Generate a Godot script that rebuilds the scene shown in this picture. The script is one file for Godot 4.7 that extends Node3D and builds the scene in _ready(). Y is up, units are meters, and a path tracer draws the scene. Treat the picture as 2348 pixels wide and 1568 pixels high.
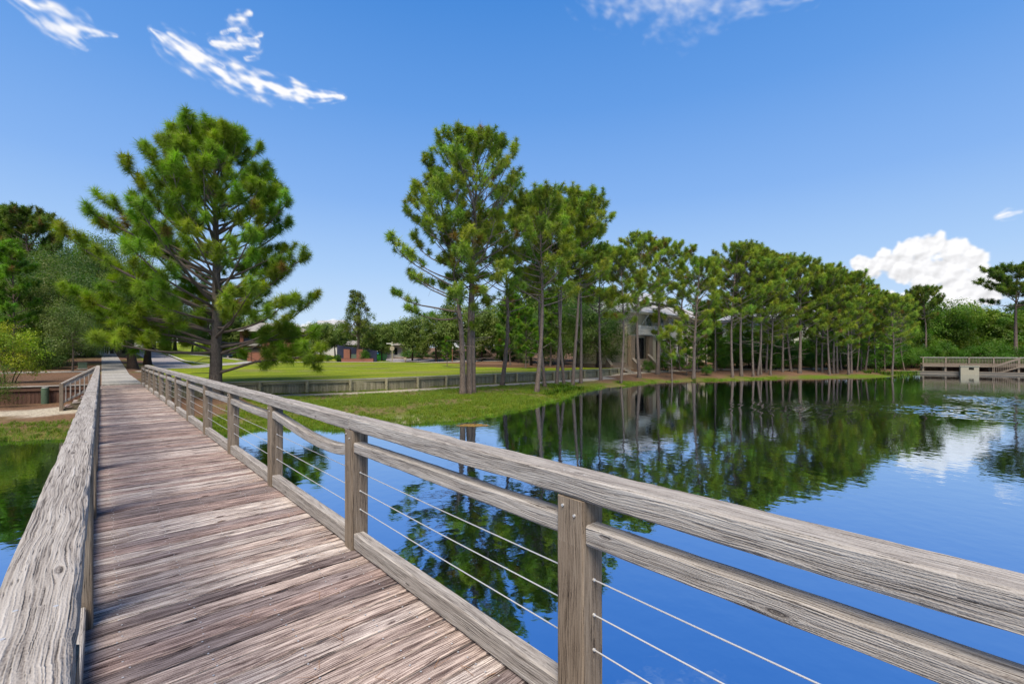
extends Node3D
# Boardwalk over a pond, pines on the bank, lawn behind a timber bulkhead.
# World: x = metres right of the boardwalk's left rail, -z = metres along the boardwalk, deck top at y = 0.

const F := 1043.0          # focal length in pixels of a 2348 x 1568 picture (16 mm lens)
const CAM_Y := 1.59
const YAW := 42.1
const WL := -1.25          # water level
const HZ := 811.0          # picture row of the horizon

var fwd := Vector3(sin(deg_to_rad(YAW)), 0, -cos(deg_to_rad(YAW)))
var rgt := Vector3(cos(deg_to_rad(YAW)), 0, sin(deg_to_rad(YAW)))
var names := {}
var M := {}
var rng := RandomNumberGenerator.new()
var unit_box: BoxMesh
var shore := PackedVector2Array()
var noise := FastNoiseLite.new()
var needle_hi := []
var needle_mid := []
var needle_far := []
var leaf_near := []
var leaf_mid := []
var leaf_far := []
var EXPO := 4.8

# ---------------------------------------------------------------- geometry buffer
class MB:
	var v := PackedVector3Array()
	var n := PackedVector3Array()
	var uv := PackedVector2Array()
	var c := PackedColorArray()
	func tri(a: Vector3, b: Vector3, d: Vector3, na: Vector3, nb: Vector3, nd: Vector3, ua := Vector2.ZERO, ub := Vector2.ZERO, ud := Vector2.ZERO) -> void:
		if (b - a).cross(d - a).dot(na + nb + nd) < 0.0:      # keep the winding on the normal's side
			var q := b; b = d; d = q
			q = nb; nb = nd; nd = q
			var w := ub; ub = ud; ud = w
		v.push_back(a); v.push_back(d); v.push_back(b)
		n.push_back(na); n.push_back(nd); n.push_back(nb)
		uv.push_back(ua); uv.push_back(ud); uv.push_back(ub)
	# corners counter-clockwise seen from the front
	func quad(a: Vector3, b: Vector3, d: Vector3, e: Vector3, ua := Vector2.ZERO, ub := Vector2.ZERO, ud := Vector2.ZERO, ue := Vector2.ZERO) -> void:
		var nn := (b - a).cross(e - a)
		if nn.length_squared() < 1e-14:
			nn = (d - b).cross(e - b)
		nn = nn.normalized()
		tri(a, b, d, nn, nn, nn, ua, ub, ud)
		tri(a, d, e, nn, nn, nn, ua, ud, ue)
	func box(lo: Vector3, hi: Vector3) -> void:
		var p := []
		for k in 8:
			p.append(Vector3(hi.x if k & 1 else lo.x, hi.y if k & 2 else lo.y, hi.z if k & 4 else lo.z))
		for f in [[4, 5, 7, 6], [1, 0, 2, 3], [5, 1, 3, 7], [0, 4, 6, 2], [6, 7, 3, 2], [0, 1, 5, 4]]:
			quad(p[f[0]], p[f[1]], p[f[2]], p[f[3]])
	func mesh(with_uv := true) -> ArrayMesh:
		var a := []
		a.resize(Mesh.ARRAY_MAX)
		a[Mesh.ARRAY_VERTEX] = v
		a[Mesh.ARRAY_NORMAL] = n
		if with_uv and uv.size() == v.size():
			a[Mesh.ARRAY_TEX_UV] = uv
		if c.size() == v.size():
			a[Mesh.ARRAY_COLOR] = c
		var m := ArrayMesh.new()
		m.add_surface_from_arrays(Mesh.PRIMITIVE_TRIANGLES, a)
		return m

# ---------------------------------------------------------------- naming, tagging
func numbered(called: String) -> String:
	var k: int = names.get(called, 0)
	names[called] = k + 1
	return called if k == 0 else "%s_%03d" % [called, k]

func thing(called: String, label: String, category: String, at := Vector3.ZERO, turn := 0.0, group := "") -> Node3D:
	var o := Node3D.new()
	o.name = numbered(called)
	add_child(o)
	o.position = at
	o.rotation.y = turn
	tag(o, label, category, group)
	return o

func tag(o: Node, label: String, category: String, group := "") -> void:
	o.set_meta("label", label)
	o.set_meta("category", category)
	if group != "":
		o.set_meta("group", group)

func part(called: String, mesh: Mesh, m: Material, parent: Node3D, xf := Transform3D.IDENTITY) -> MeshInstance3D:
	var o := MeshInstance3D.new()
	o.name = called
	o.mesh = mesh
	o.material_override = m
	o.transform = xf
	parent.add_child(o, true)
	return o

func struct_part(called: String, mesh: Mesh, m: Material) -> MeshInstance3D:
	var o := part(numbered(called), mesh, m, self)
	o.set_meta("kind", "structure")
	return o

func bx(called: String, parent: Node3D, centre: Vector3, size: Vector3, m: Material, turn := 0.0) -> MeshInstance3D:
	return part(called, unit_box, m, parent, Transform3D(Basis(Vector3.UP, turn) * Basis.from_scale(size), centre))

func copy_of(o: Node3D, at: Vector3, turn: float, s: Vector3, label := "", group := "") -> Node3D:
	var c: Node3D = o.duplicate()
	var base := String(o.name)
	var cut := RegEx.create_from_string("_[0-9]{3}$")
	c.name = numbered(cut.sub(base, ""))
	add_child(c)
	c.transform = Transform3D(Basis(Vector3.UP, turn) * Basis.from_scale(s), at)
	if label != "":
		c.set_meta("label", label)
	if group != "":
		c.set_meta("group", group)
	return c

# ---------------------------------------------------------------- from picture to place
func W(u: float, y: float, v: float) -> Vector3:
	return Vector3(u, y, -v)

func ray(px: float, py: float) -> Vector3:
	return fwd + rgt * ((px - 1174.0) / F) + Vector3.UP * ((HZ - py) / F)

func gp(px: float, py: float, y: float) -> Vector3:
	var d := ray(px, py)
	return Vector3(0, CAM_Y, 0) + d * ((y - CAM_Y) / d.y)

func on_ground(px: float, z: float) -> Vector3:
	var d := ray(px, HZ) * z
	return Vector3(d.x, ground(d.x, -d.z), d.z)

func gt(px: float, py: float) -> Vector3:      # where the ray meets the ground
	var d := ray(px, py)
	var last := 5.0
	for i in 4000:
		var t := 5.0 + i * 0.1 * (1.0 + i * 0.0006)
		var p := Vector3(0, CAM_Y, 0) + d * t
		if p.y < ground(p.x, -p.z):
			return Vector3(p.x, ground(p.x, -p.z), p.z)
		last = t
	return Vector3(0, CAM_Y, 0) + d * last

func depth_of(p: Vector3) -> float:
	return p.dot(fwd)

# ---------------------------------------------------------------- ground shape
func wall_v(u: float) -> float:                # the timber bulkhead's line
	var k := [[-200.0, 36.0], [-30.0, 33.0], [-6.0, 31.9], [1.7, 31.0], [6.0, 29.6], [12.0, 27.9], [28.0, 28.2], [40.0, 29.0], [46.0, 30.5]]
	for i in k.size() - 1:
		if u <= k[i + 1][0]:
			return lerpf(k[i][1], k[i + 1][1], clampf((u - k[i][0]) / (k[i + 1][0] - k[i][0]), 0, 1))
	return 30.5

func shore_distance(u: float, v: float) -> float:
	var p := Vector2(u, v)
	var best := 1e9
	for i in shore.size():
		var q := Geometry2D.get_closest_point_to_segment(p, shore[i], shore[(i + 1) % shore.size()])
		best = minf(best, p.distance_squared_to(q))
	best = sqrt(best)
	return -best if Geometry2D.is_point_in_polygon(p, shore) else best

func lower(u: float, v: float) -> float:
	var d := shore_distance(u, v)
	if absf(d) < 3.0:      # a ragged water line
		d += noise.get_noise_2d(u * 55.0, v * 55.0) * 0.42 + noise.get_noise_2d(u * 140.0, v * 140.0) * 0.22
	if d < 0.0:
		return WL - 0.04 - minf(1.3, -d * 0.3)
	var y := WL - 0.04 + 0.5 * (1.0 - exp(-d / 2.2))
	y += smoothstep(34.0, 46.0, u) * minf(maxf(d - 1.5, 0.0), 10.0) * 0.055
	y += noise.get_noise_2d(u * 6.0, v * 6.0) * 0.03 * smoothstep(0.2, 2.0, d)
	var z := u * fwd.x - v * fwd.z
	if d > 14.0:
		y += maxf(0.0, z - 70.0) * 0.02 * smoothstep(44.0, 60.0, u)
	return y

func upper(u: float, v: float) -> float:
	var y := -0.1 * smoothstep(1.8, 2.6, u)
	y += maxf(0.0, v - 45.0) * 0.036 * (1.0 - smoothstep(8.0, 24.0, u))
	var z := u * fwd.x - v * fwd.z
	y += maxf(0.0, z - 93.0) * 0.045 * smoothstep(8.0, 24.0, u)
	return minf(y, 9.0)

func ground(u: float, v: float) -> float:
	if u < 45.0 and v > wall_v(u):
		return upper(u, v)
	return lower(u, v)

# ---------------------------------------------------------------- textures
func tex(im: Image) -> ImageTexture:
	im.generate_mipmaps()
	return ImageTexture.create_from_image(im)

func seamless(w: int, h: int, freq: float, seed_: int, kind := FastNoiseLite.TYPE_SIMPLEX_SMOOTH, oct := 3) -> Image:
	var f := FastNoiseLite.new()
	f.seed = seed_
	f.noise_type = kind
	f.frequency = freq
	f.fractal_octaves = oct
	return f.get_seamless_image(w, h)

func ramp_bytes(val: PackedFloat32Array, stops: Array) -> PackedByteArray:
	var lut := PackedByteArray()
	for i in 256:
		var x := i / 255.0
		var col: Color = stops[-1][1]
		for k in stops.size() - 1:
			if x <= stops[k + 1][0]:
				col = stops[k][1].lerp(stops[k + 1][1], clampf((x - stops[k][0]) / (stops[k + 1][0] - stops[k][0]), 0, 1))
				break
		col = col.linear_to_srgb()
		lut.push_back(int(clampf(col.r, 0, 1) * 255)); lut.push_back(int(clampf(col.g, 0, 1) * 255)); lut.push_back(int(clampf(col.b, 0, 1) * 255))
	var out := PackedByteArray()
	out.resize(val.size() * 3)
	for i in val.size():
		var k := clampi(int(val[i] * 255.0), 0, 255) * 3
		out[i * 3] = lut[k]; out[i * 3 + 1] = lut[k + 1]; out[i * 3 + 2] = lut[k + 2]
	return out

func wood_values(w: int, h: int, seed_: int, crack: float) -> PackedFloat32Array:
	# fibres along u, swirls round knots, open cracks
	var fibre := seamless(48, h, 0.16, seed_, FastNoiseLite.TYPE_SIMPLEX_SMOOTH, 4)
	fibre.resize(w, h, Image.INTERPOLATE_CUBIC)
	var broad := seamless(16, h / 4, 0.09, seed_ + 1)
	broad.resize(w, h, Image.INTERPOLATE_CUBIC)
	var split := seamless(20, h, 0.11, seed_ + 2, FastNoiseLite.TYPE_SIMPLEX, 2)
	split.resize(w, h, Image.INTERPOLATE_CUBIC)
	var warp := seamless(w / 8, h / 8, 0.03, seed_ + 3, FastNoiseLite.TYPE_SIMPLEX_SMOOTH, 2)
	warp.resize(w, h, Image.INTERPOLATE_CUBIC)
	var fine := seamless(w, h, 0.23, seed_ + 4, FastNoiseLite.TYPE_SIMPLEX, 1)
	var a := fibre.get_data(); var b := broad.get_data(); var s := split.get_data(); var wd := warp.get_data(); var fd := fine.get_data()
	var push := PackedFloat32Array(); push.resize(w * h)
	var knot := PackedFloat32Array(); knot.resize(w * h)
	var r := RandomNumberGenerator.new(); r.seed = seed_
	for k in 9:
		var cx := r.randi_range(60, w - 60); var cy := r.randi_range(40, h - 40); var rad := r.randf_range(5, 10)
		for y in range(cy - 38, cy + 39):
			for x in range(cx - 58, cx + 59):
				var dx := (x - cx) / 1.9; var dy := float(y - cy)
				var d := sqrt(dx * dx + dy * dy)
				var i := y * w + x
				if d < rad:
					knot[i] = 1.0 - d / rad
				var fall := exp(-d * d / (rad * rad * 3.2))
				push[i] += -signf(dy) * rad * 1.6 * fall * (1.0 - exp(-absf(dy) / 3.0))
	var out := PackedFloat32Array(); out.resize(w * h)
	for y in h:
		for x in w:
			var i := y * w + x
			var yy := y + (wd[i] - 127) * 0.055 + push[i]
			var row := posmod(int(yy), h) * w + x
			var val := a[row] * 0.0026 + b[row] * 0.0016 + fd[i] * 0.0006 - 0.06
			val += sin(yy * 0.62 + b[row] * 0.05) * 0.045
			var sp := absf(s[row] - 128.0)
			if sp < crack:
				val -= 0.42 * (1.0 - sp / crack)
			if knot[i] > 0.0:
				val = val * 0.55 + 0.10 * sin(knot[i] * 14.0) - 0.04
			out[i] = clampf(val, 0, 1)
	return out

func grey_image(val: PackedFloat32Array, w: int, h: int) -> Image:
	var b := PackedByteArray(); b.resize(val.size())
	for i in val.size():
		b[i] = int(val[i] * 255.0)
	return Image.create_from_data(w, h, false, Image.FORMAT_L8, b)

func lin(r: float, g: float, b: float) -> Color:
	return Color(r, g, b).linear_to_srgb()

func mat(r: float, g: float, b: float, rough := 0.8) -> StandardMaterial3D:
	var m := StandardMaterial3D.new()
	m.albedo_color = lin(r, g, b)
	m.roughness = rough
	m.cull_mode = BaseMaterial3D.CULL_DISABLED
	return m

func mottled(r: float, g: float, b: float, t: Texture2D, scale: float, rough := 0.85, bump := 0.0) -> StandardMaterial3D:
	var m := mat(r * 0.8, g * 0.8, b * 0.8, rough)
	m.albedo_texture = t
	m.uv1_triplanar = true
	m.uv1_world_triplanar = true
	m.uv1_scale = Vector3.ONE * scale
	if bump > 0.0:
		m.heightmap_enabled = true
		m.heightmap_texture = t
		m.heightmap_scale = bump
	return m

func wood(tint: Color, albedo: Texture2D, height: Texture2D, relief: float) -> StandardMaterial3D:
	var m := StandardMaterial3D.new()
	m.albedo_color = tint
	m.albedo_texture = albedo
	m.roughness = 0.88
	m.metallic_specular = 0.3
	m.heightmap_enabled = true
	m.heightmap_texture = height
	m.heightmap_scale = relief
	return m

func leaf_mat(back: Color, rough := 0.55) -> StandardMaterial3D:
	var m := StandardMaterial3D.new()
	m.vertex_color_use_as_albedo = true
	m.roughness = rough
	m.metallic_specular = 0.35
	m.cull_mode = BaseMaterial3D.CULL_DISABLED
	m.backlight_enabled = true
	m.backlight = back
	return m

func make_materials() -> void:
	var w := 1024; var h := 512
	var val := wood_values(w, h, 11, 11.0)
	var hi := tex(grey_image(val, w, h))
	var grey := tex(Image.create_from_data(w, h, false, Image.FORMAT_RGB8, ramp_bytes(val, [[0.0, Color(0.03, 0.026, 0.025)], [0.2, Color(0.13, 0.115, 0.105)], [0.42, Color(0.28, 0.258, 0.238)], [0.7, Color(0.38, 0.36, 0.338)], [1.0, Color(0.52, 0.50, 0.475)]])))
	var val2 := wood_values(w, h, 57, 16.0)
	var hi2 := tex(grey_image(val2, w, h))
	var warm := tex(Image.create_from_data(w, h, false, Image.FORMAT_RGB8, ramp_bytes(val2, [[0.0, Color(0.014, 0.010, 0.011)], [0.26, Color(0.075, 0.056, 0.055)], [0.42, Color(0.225, 0.190, 0.185)], [0.58, Color(0.45, 0.415, 0.40)], [0.8, Color(0.66, 0.63, 0.61)], [1.0, Color(0.76, 0.74, 0.72)]])))
	M.rail = wood(lin(0.86, 0.85, 0.845), grey, hi, 0.5)
	M.post = wood(lin(0.54, 0.46, 0.375), grey, hi, 0.3)
	M.pile = wood(lin(0.40, 0.36, 0.26), grey, hi, 0.3)
	M.deck = []
	for t in [[0.86, 0.80, 0.77], [0.54, 0.48, 0.485], [0.95, 0.90, 0.86], [0.66, 0.54, 0.51], [0.42, 0.37, 0.375], [0.82, 0.72, 0.67]]:
		M.deck.append(wood(lin(t[0], t[1], t[2]), warm, hi2, 0.45))
	M.bulk = [wood(lin(0.72, 0.72, 0.50), grey, hi, 0.25), wood(lin(0.60, 0.61, 0.42), grey, hi, 0.25), wood(lin(0.82, 0.80, 0.60), grey, hi, 0.25)]
	M.bulk_dark = [wood(lin(0.40, 0.24, 0.18), grey, hi, 0.25), wood(lin(0.34, 0.20, 0.16), grey, hi, 0.25)]
	M.cable = mat(0.52, 0.52, 0.52, 0.38); M.cable.metallic = 0.4
	M.bolt = mat(0.55, 0.55, 0.55, 0.45); M.bolt.metallic = 0.5
	# general mottles
	var mo := seamless(512, 512, 0.02, 5, FastNoiseLite.TYPE_SIMPLEX, 5).get_data()
	var mv := PackedFloat32Array(); mv.resize(mo.size())
	for i in mo.size():
		mv[i] = mo[i] / 255.0
	var soft := tex(Image.create_from_data(512, 512, false, Image.FORMAT_RGB8, ramp_bytes(mv, [[0.0, Color(0.55, 0.55, 0.55)], [0.5, Color(0.85, 0.85, 0.85)], [1.0, Color(1, 1, 1)]])))
	var fine := seamless(512, 512, 0.11, 9, FastNoiseLite.TYPE_SIMPLEX, 4).get_data()
	var fv := PackedFloat32Array(); fv.resize(fine.size())
	for i in fine.size():
		fv[i] = clampf(0.62 * fine[i] / 255.0 + 0.38 * mo[i] / 255.0, 0, 1)
	var grain := tex(Image.create_from_data(512, 512, false, Image.FORMAT_RGB8, ramp_bytes(fv, [[0.0, Color(0.2, 0.2, 0.2)], [0.35, Color(0.5, 0.5, 0.5)], [0.6, Color(0.95, 0.95, 0.95)], [1.0, Color(1.5, 1.5, 1.5)]])))
	M.soft_tex = soft
	M.grain_tex = grain
	# ground: vertex colours times a grain
	var g := StandardMaterial3D.new()
	g.vertex_color_use_as_albedo = true
	g.albedo_texture = grain
	g.uv1_triplanar = true
	g.uv1_world_triplanar = true
	g.uv1_scale = Vector3.ONE * 0.45
	g.roughness = 0.95
	g.metallic_specular = 0.2
	g.heightmap_enabled = true
	g.heightmap_texture = grain
	g.heightmap_scale = 3.0
	M.ground = g
	M.concrete = mottled(0.46, 0.44, 0.40, grain, 0.5, 0.9, 0.2)
	M.concrete_dark = mottled(0.36, 0.345, 0.31, grain, 0.5, 0.9, 0.2)
	M.road = mottled(0.36, 0.33, 0.33, grain, 0.6, 0.9, 0.3)
	M.kerb = mottled(0.60, 0.58, 0.53, soft, 0.4)
	M.sand = mottled(0.58, 0.52, 0.43, grain, 0.6, 0.95, 1.0)
	M.brick = mottled(0.30, 0.12, 0.08, grain, 0.9, 0.9, 0.5)
	M.tan_brick = mottled(0.46, 0.335, 0.225, grain, 0.9, 0.9, 0.5)
	M.stone_cap = mottled(0.40, 0.345, 0.27, soft, 0.8)
	M.cream = mottled(0.78, 0.69, 0.49, soft, 0.5)
	M.white = mottled(0.78, 0.77, 0.72, soft, 0.5, 0.6)
	M.pale_wall = mottled(0.62, 0.63, 0.60, soft, 0.4, 0.7)
	M.roof_metal = mottled(0.62, 0.62, 0.62, soft, 0.3, 0.45); M.roof_metal.metallic = 0.3
	M.roof_grey = mottled(0.36, 0.34, 0.32, grain, 0.5, 0.9)
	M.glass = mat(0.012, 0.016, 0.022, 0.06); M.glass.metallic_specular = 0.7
	M.opening_dark = mottled(0.07, 0.05, 0.04, soft, 0.8, 0.6)
	M.navy = mottled(0.02, 0.028, 0.075, soft, 0.8, 0.8)
	M.black = mat(0.01, 0.01, 0.01, 0.6)
	M.bin_green = mottled(0.05, 0.42, 0.05, soft, 0.6, 0.5)
	M.toilet_blue = mottled(0.02, 0.15, 0.42, soft, 0.7, 0.5)
	M.box_green = mottled(0.12, 0.18, 0.12, soft, 1.2, 0.6)
	M.pile_green = mottled(0.09, 0.15, 0.09, grain, 1.2, 0.85)
	M.sign_grey = mat(0.55, 0.55, 0.50, 0.4); M.sign_grey.metallic = 0.4
	M.pale_post = mottled(0.34, 0.30, 0.21, soft, 1.0)
	M.brown_post = mottled(0.22, 0.10, 0.05, soft, 1.0)
	M.car_paint = mat(0.012, 0.02, 0.035, 0.15); M.car_paint.clearcoat_enabled = true; M.car_paint.clearcoat = 1.0; M.car_paint.clearcoat_roughness = 0.05
	M.tyre = mat(0.012, 0.012, 0.012, 0.8)
	M.chrome = mat(0.6, 0.6, 0.6, 0.2); M.chrome.metallic = 1.0
	M.lamp_red = mat(0.35, 0.01, 0.01, 0.2)
	# bark
	var cell := seamless(256, 128, 0.06, 21, FastNoiseLite.TYPE_CELLULAR, 2)
	cell.resize(256, 512, Image.INTERPOLATE_CUBIC)
	var sx := seamless(256, 512, 0.05, 22, FastNoiseLite.TYPE_SIMPLEX, 4).get_data()
	var cd := cell.get_data()
	var bv := PackedFloat32Array(); bv.resize(cd.size())
	for i in cd.size():
		bv[i] = clampf(0.65 * (1.0 - cd[i] / 255.0) + 0.5 * sx[i] / 255.0 - 0.1, 0, 1)
	var bh := tex(grey_image(bv, 256, 512))
	var bc := tex(Image.create_from_data(256, 512, false, Image.FORMAT_RGB8, ramp_bytes(bv, [[0.0, Color(0.016, 0.012, 0.010)], [0.35, Color(0.070, 0.052, 0.042)], [0.62, Color(0.15, 0.118, 0.098)], [1.0, Color(0.27, 0.225, 0.195)]])))
	M.bark = wood(Color.WHITE, bc, bh, 1.6)
	M.bark_grey = wood(lin(0.95, 1.0, 1.0), bc, bh, 1.6)
	M.bark_dark = wood(lin(0.35, 0.32, 0.30), bc, bh, 1.6)
	M.twig = mottled(0.15, 0.115, 0.09, soft, 2.0, 0.9)
	M.needles = leaf_mat(lin(0.7, 1.0, 0.2), 0.45)
	M.leaves = leaf_mat(lin(0.6, 0.95, 0.22), 0.45)
	M.grass = leaf_mat(lin(0.6, 0.9, 0.2), 0.6)
	M.litter = mat(0.24, 0.12, 0.05, 0.9)
	M.algae = mottled(0.34, 0.20, 0.03, grain, 1.4, 0.9)
	# water
	var wn := FastNoiseLite.new()
	wn.seed = 3; wn.frequency = 0.012; wn.fractal_octaves = 4; wn.fractal_gain = 0.45
	var wi := wn.get_seamless_image(1024, 1024)
	wi.convert(Image.FORMAT_RGBA8)
	wi.bump_map_to_normal_map(6.0)
	var wm := StandardMaterial3D.new()
	wm.albedo_color = lin(0.42, 0.57, 0.76)
	wm.metallic = 1.0
	wm.roughness = 0.03
	wm.normal_enabled = true
	wm.normal_texture = tex(wi)
	wm.normal_scale = 0.05
	wm.uv1_triplanar = true
	wm.uv1_world_triplanar = true
	wm.uv1_scale = Vector3(0.16, 0.16, 0.16)
	M.water = wm

# ---------------------------------------------------------------- shapes
# a squared timber from a to b: w across, h along `up`, chamfered, its edges worn by `wear` metres
func beam(mb: MB, a: Vector3, b: Vector3, w: float, h: float, up: Vector3, ch: float, seg: int, wear: float, uoff: Vector2, seed_ := 0, bow := Vector3.ZERO) -> void:
	var ax := (b - a).normalized()
	var side := ax.cross(up).normalized()
	var u2 := side.cross(ax).normalized()
	var L := a.distance_to(b)
	var hw := w / 2; var hh := h / 2
	var cs := [Vector2(-hw + ch, -hh), Vector2(hw - ch, -hh), Vector2(hw, -hh + ch), Vector2(hw, hh - ch), Vector2(hw - ch, hh), Vector2(-hw + ch, hh), Vector2(-hw, hh - ch), Vector2(-hw, -hh + ch)]
	var per := [0.0]
	for k in 8:
		per.append(per[k] + cs[k].distance_to(cs[(k + 1) % 8]))
	var rings := []
	for i in seg + 1:
		var t := float(i) / seg
		var c := a.lerp(b, t) + bow * sin(t * PI)
		var ring := []
		for k in 8:
			var o: Vector2 = cs[k]
			if wear > 0.0:
				var s := noise.get_noise_3d(t * L * 90.0 + seed_ * 31.0, k * 57.0, seed_ * 13.0)
				var s2 := noise.get_noise_3d(t * L * 420.0 + seed_ * 31.0, k * 57.0, seed_ * 13.0 + 500.0)
				o *= 1.0 - (maxf(0.0, s) * 1.3 + maxf(0.0, s2) * 0.8) * wear / hh
			ring.append(c + side * o.x + u2 * o.y)
		rings.append(ring)
	for i in seg:
		var u0 := uoff.x + L * i / seg / 2.4
		var u1 := uoff.x + L * (i + 1) / seg / 2.4
		for k in 8:
			var k2 := (k + 1) % 8
			mb.quad(rings[i][k2], rings[i][k], rings[i + 1][k], rings[i + 1][k2], Vector2(u0, uoff.y + per[k + 1] / 0.6), Vector2(u0, uoff.y + per[k] / 0.6), Vector2(u1, uoff.y + per[k] / 0.6), Vector2(u1, uoff.y + per[k + 1] / 0.6))
	for e in 2:
		var r: Array = rings[0] if e == 0 else rings[seg]
		var nn := -ax if e == 0 else ax
		for k in range(1, 7):
			var p0: Vector3 = r[0]; var p1: Vector3 = r[k]; var p2: Vector3 = r[k + 1]
			var uvs := [Vector2(cs[0].x, cs[0].y), Vector2(cs[k].x, cs[k].y), Vector2(cs[k + 1].x, cs[k + 1].y)]
			if (p1 - p0).cross(p2 - p0).dot(nn) > 0.0:
				mb.tri(p0, p1, p2, nn, nn, nn, uvs[0], uvs[1], uvs[2])
			else:
				mb.tri(p0, p2, p1, nn, nn, nn, uvs[0], uvs[2], uvs[1])

func timber(called: String, parent: Node3D, a: Vector3, b: Vector3, w: float, h: float, up: Vector3, m: Material, ch := 0.006, seg := 1, wear := 0.0, bow := Vector3.ZERO) -> MeshInstance3D:
	var mb := MB.new()
	beam(mb, a, b, w, h, up, ch, seg, wear, Vector2(rng.randf(), rng.randf()), rng.randi() % 1000, bow)
	return part(called, mb.mesh(), m, parent)

func tube(mb: MB, pts: PackedVector3Array, radii: PackedFloat32Array, sides: int, vscale := 0.5, ridged := 0.0) -> void:
	var n := pts.size()
	var ringp := []
	var ringn := []
	var ref := Vector3.RIGHT
	var run := 0.0
	var runs := []
	for i in n:
		var d := (pts[mini(i + 1, n - 1)] - pts[maxi(i - 1, 0)]).normalized()
		if absf(d.dot(ref)) > 0.9:
			ref = Vector3.FORWARD
		var s := d.cross(ref).normalized()
		ref = s.cross(d).normalized()
		var p := []
		var q := []
		for k in sides:
			var an := TAU * k / sides
			var o := s * cos(an) + ref * sin(an)
			var rr := radii[i]
			if ridged > 0.0:
				rr *= 1.0 + ridged * noise.get_noise_3d(k * 71.0, pts[i].y * 60.0, pts[i].x * 9.0)
			p.append(pts[i] + o * rr)
			q.append(o)
		ringp.append(p); ringn.append(q)
		if i > 0:
			run += pts[i].distance_to(pts[i - 1])
		runs.append(run)
	var reps: float = maxf(1.0, roundf(radii[0] * 6.28 / 0.5))
	for i in n - 1:
		for k in sides:
			var k2 := (k + 1) % sides
			var u0 := reps * k / sides; var u1 := reps * (k + 1) / sides
			var v0: float = runs[i] * vscale; var v1: float = runs[i + 1] * vscale
			mb.tri(ringp[i][k], ringp[i][k2], ringp[i + 1][k2], ringn[i][k], ringn[i][k2], ringn[i + 1][k2], Vector2(u0, v0), Vector2(u1, v0), Vector2(u1, v1))
			mb.tri(ringp[i][k], ringp[i + 1][k2], ringp[i + 1][k], ringn[i][k], ringn[i + 1][k2], ringn[i + 1][k], Vector2(u0, v0), Vector2(u1, v1), Vector2(u0, v1))

func cyl(called: String, parent: Node3D, a: Vector3, b: Vector3, r: float, m: Material, sides := 10) -> MeshInstance3D:
	var mb := MB.new()
	tube(mb, PackedVector3Array([a, b]), PackedFloat32Array([r, r]), sides)
	var d := (b - a).normalized()
	var s := d.cross(Vector3.RIGHT if absf(d.x) < 0.8 else Vector3.UP).normalized()
	var t := s.cross(d)
	for k in sides:
		var a0 := TAU * k / sides; var a1 := TAU * (k + 1) / sides
		var o0 := (s * cos(a0) + t * sin(a0)) * r
		var o1 := (s * cos(a1) + t * sin(a1)) * r
		if o0.cross(o1).dot(d) > 0:
			mb.tri(b, b + o0, b + o1, d, d, d); mb.tri(a, a + o1, a + o0, -d, -d, -d)
		else:
			mb.tri(b, b + o1, b + o0, d, d, d); mb.tri(a, a + o0, a + o1, -d, -d, -d)
	return part(called, mb.mesh(), m, parent)

# ---------------------------------------------------------------- foliage pieces
func needle_tuft(n: int, length: float, width: float, seed_: int) -> Array:
	var r := RandomNumberGenerator.new(); r.seed = seed_
	var v := PackedVector3Array(); var nn := PackedVector3Array()
	for i in n:
		var base := Vector3(0, r.randf_range(-0.22, 0.12), 0)
		var an := r.randf() * TAU
		var up := r.randf_range(-0.45, 1.0)
		var d := Vector3(cos(an) * sqrt(1.0 - up * up), up, sin(an) * sqrt(1.0 - up * up))
		var s := d.cross(Vector3(r.randf() - 0.5, r.randf() - 0.5, r.randf() - 0.5)).normalized()
		var L := length * r.randf_range(0.8, 1.15)
		var tip := base + d * L + Vector3(0, -0.08 * L, 0)
		var nm := s.cross(d).normalized()
		nm = (nm * signf(nm.dot(d + Vector3.UP * 0.6)) + d * 0.5).normalized()
		v.append_array([base - s * width * 0.5, tip, base + s * width * 0.5])
		for k in 3:
			nn.push_back(nm)
	wind(v, nn)
	return [v, nn]

func wind(v: PackedVector3Array, n: PackedVector3Array) -> void:
	for i in range(0, v.size(), 3):
		if (v[i + 2] - v[i]).cross(v[i + 1] - v[i]).dot(n[i]) < 0.0:
			var q := v[i + 1]
			v[i + 1] = v[i + 2]
			v[i + 2] = q

func leaf_clump(n: int, radius: float, size: float, seed_: int, narrow := 0.5) -> Array:
	var r := RandomNumberGenerator.new(); r.seed = seed_
	var v := PackedVector3Array(); var nn := PackedVector3Array()
	for i in n:
		var p := Vector3(r.randfn(), r.randfn() * 0.8, r.randfn()) * radius * 0.5
		var up := (Vector3(r.randfn() * 0.55, 1.0, r.randfn() * 0.55) + p * 0.6 / radius).normalized()
		var d := up.cross(Vector3(r.randf() - 0.5, r.randf() - 0.5, r.randf() - 0.5)).normalized()
		d = (d + Vector3(0, -0.15, 0)).normalized()
		var s := d.cross(up).normalized()
		var L := size * r.randf_range(0.7, 1.2)
		var a := p; var b := p + d * L * 0.45 + s * L * narrow * 0.5; var c := p + d * L + Vector3(0, -0.12 * L, 0); var e := p + d * L * 0.45 - s * L * narrow * 0.5
		v.append_array([a, b, c, a, c, e])
		for k in 6:
			nn.push_back(up)
	wind(v, nn)
	return [v, nn]

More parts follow.
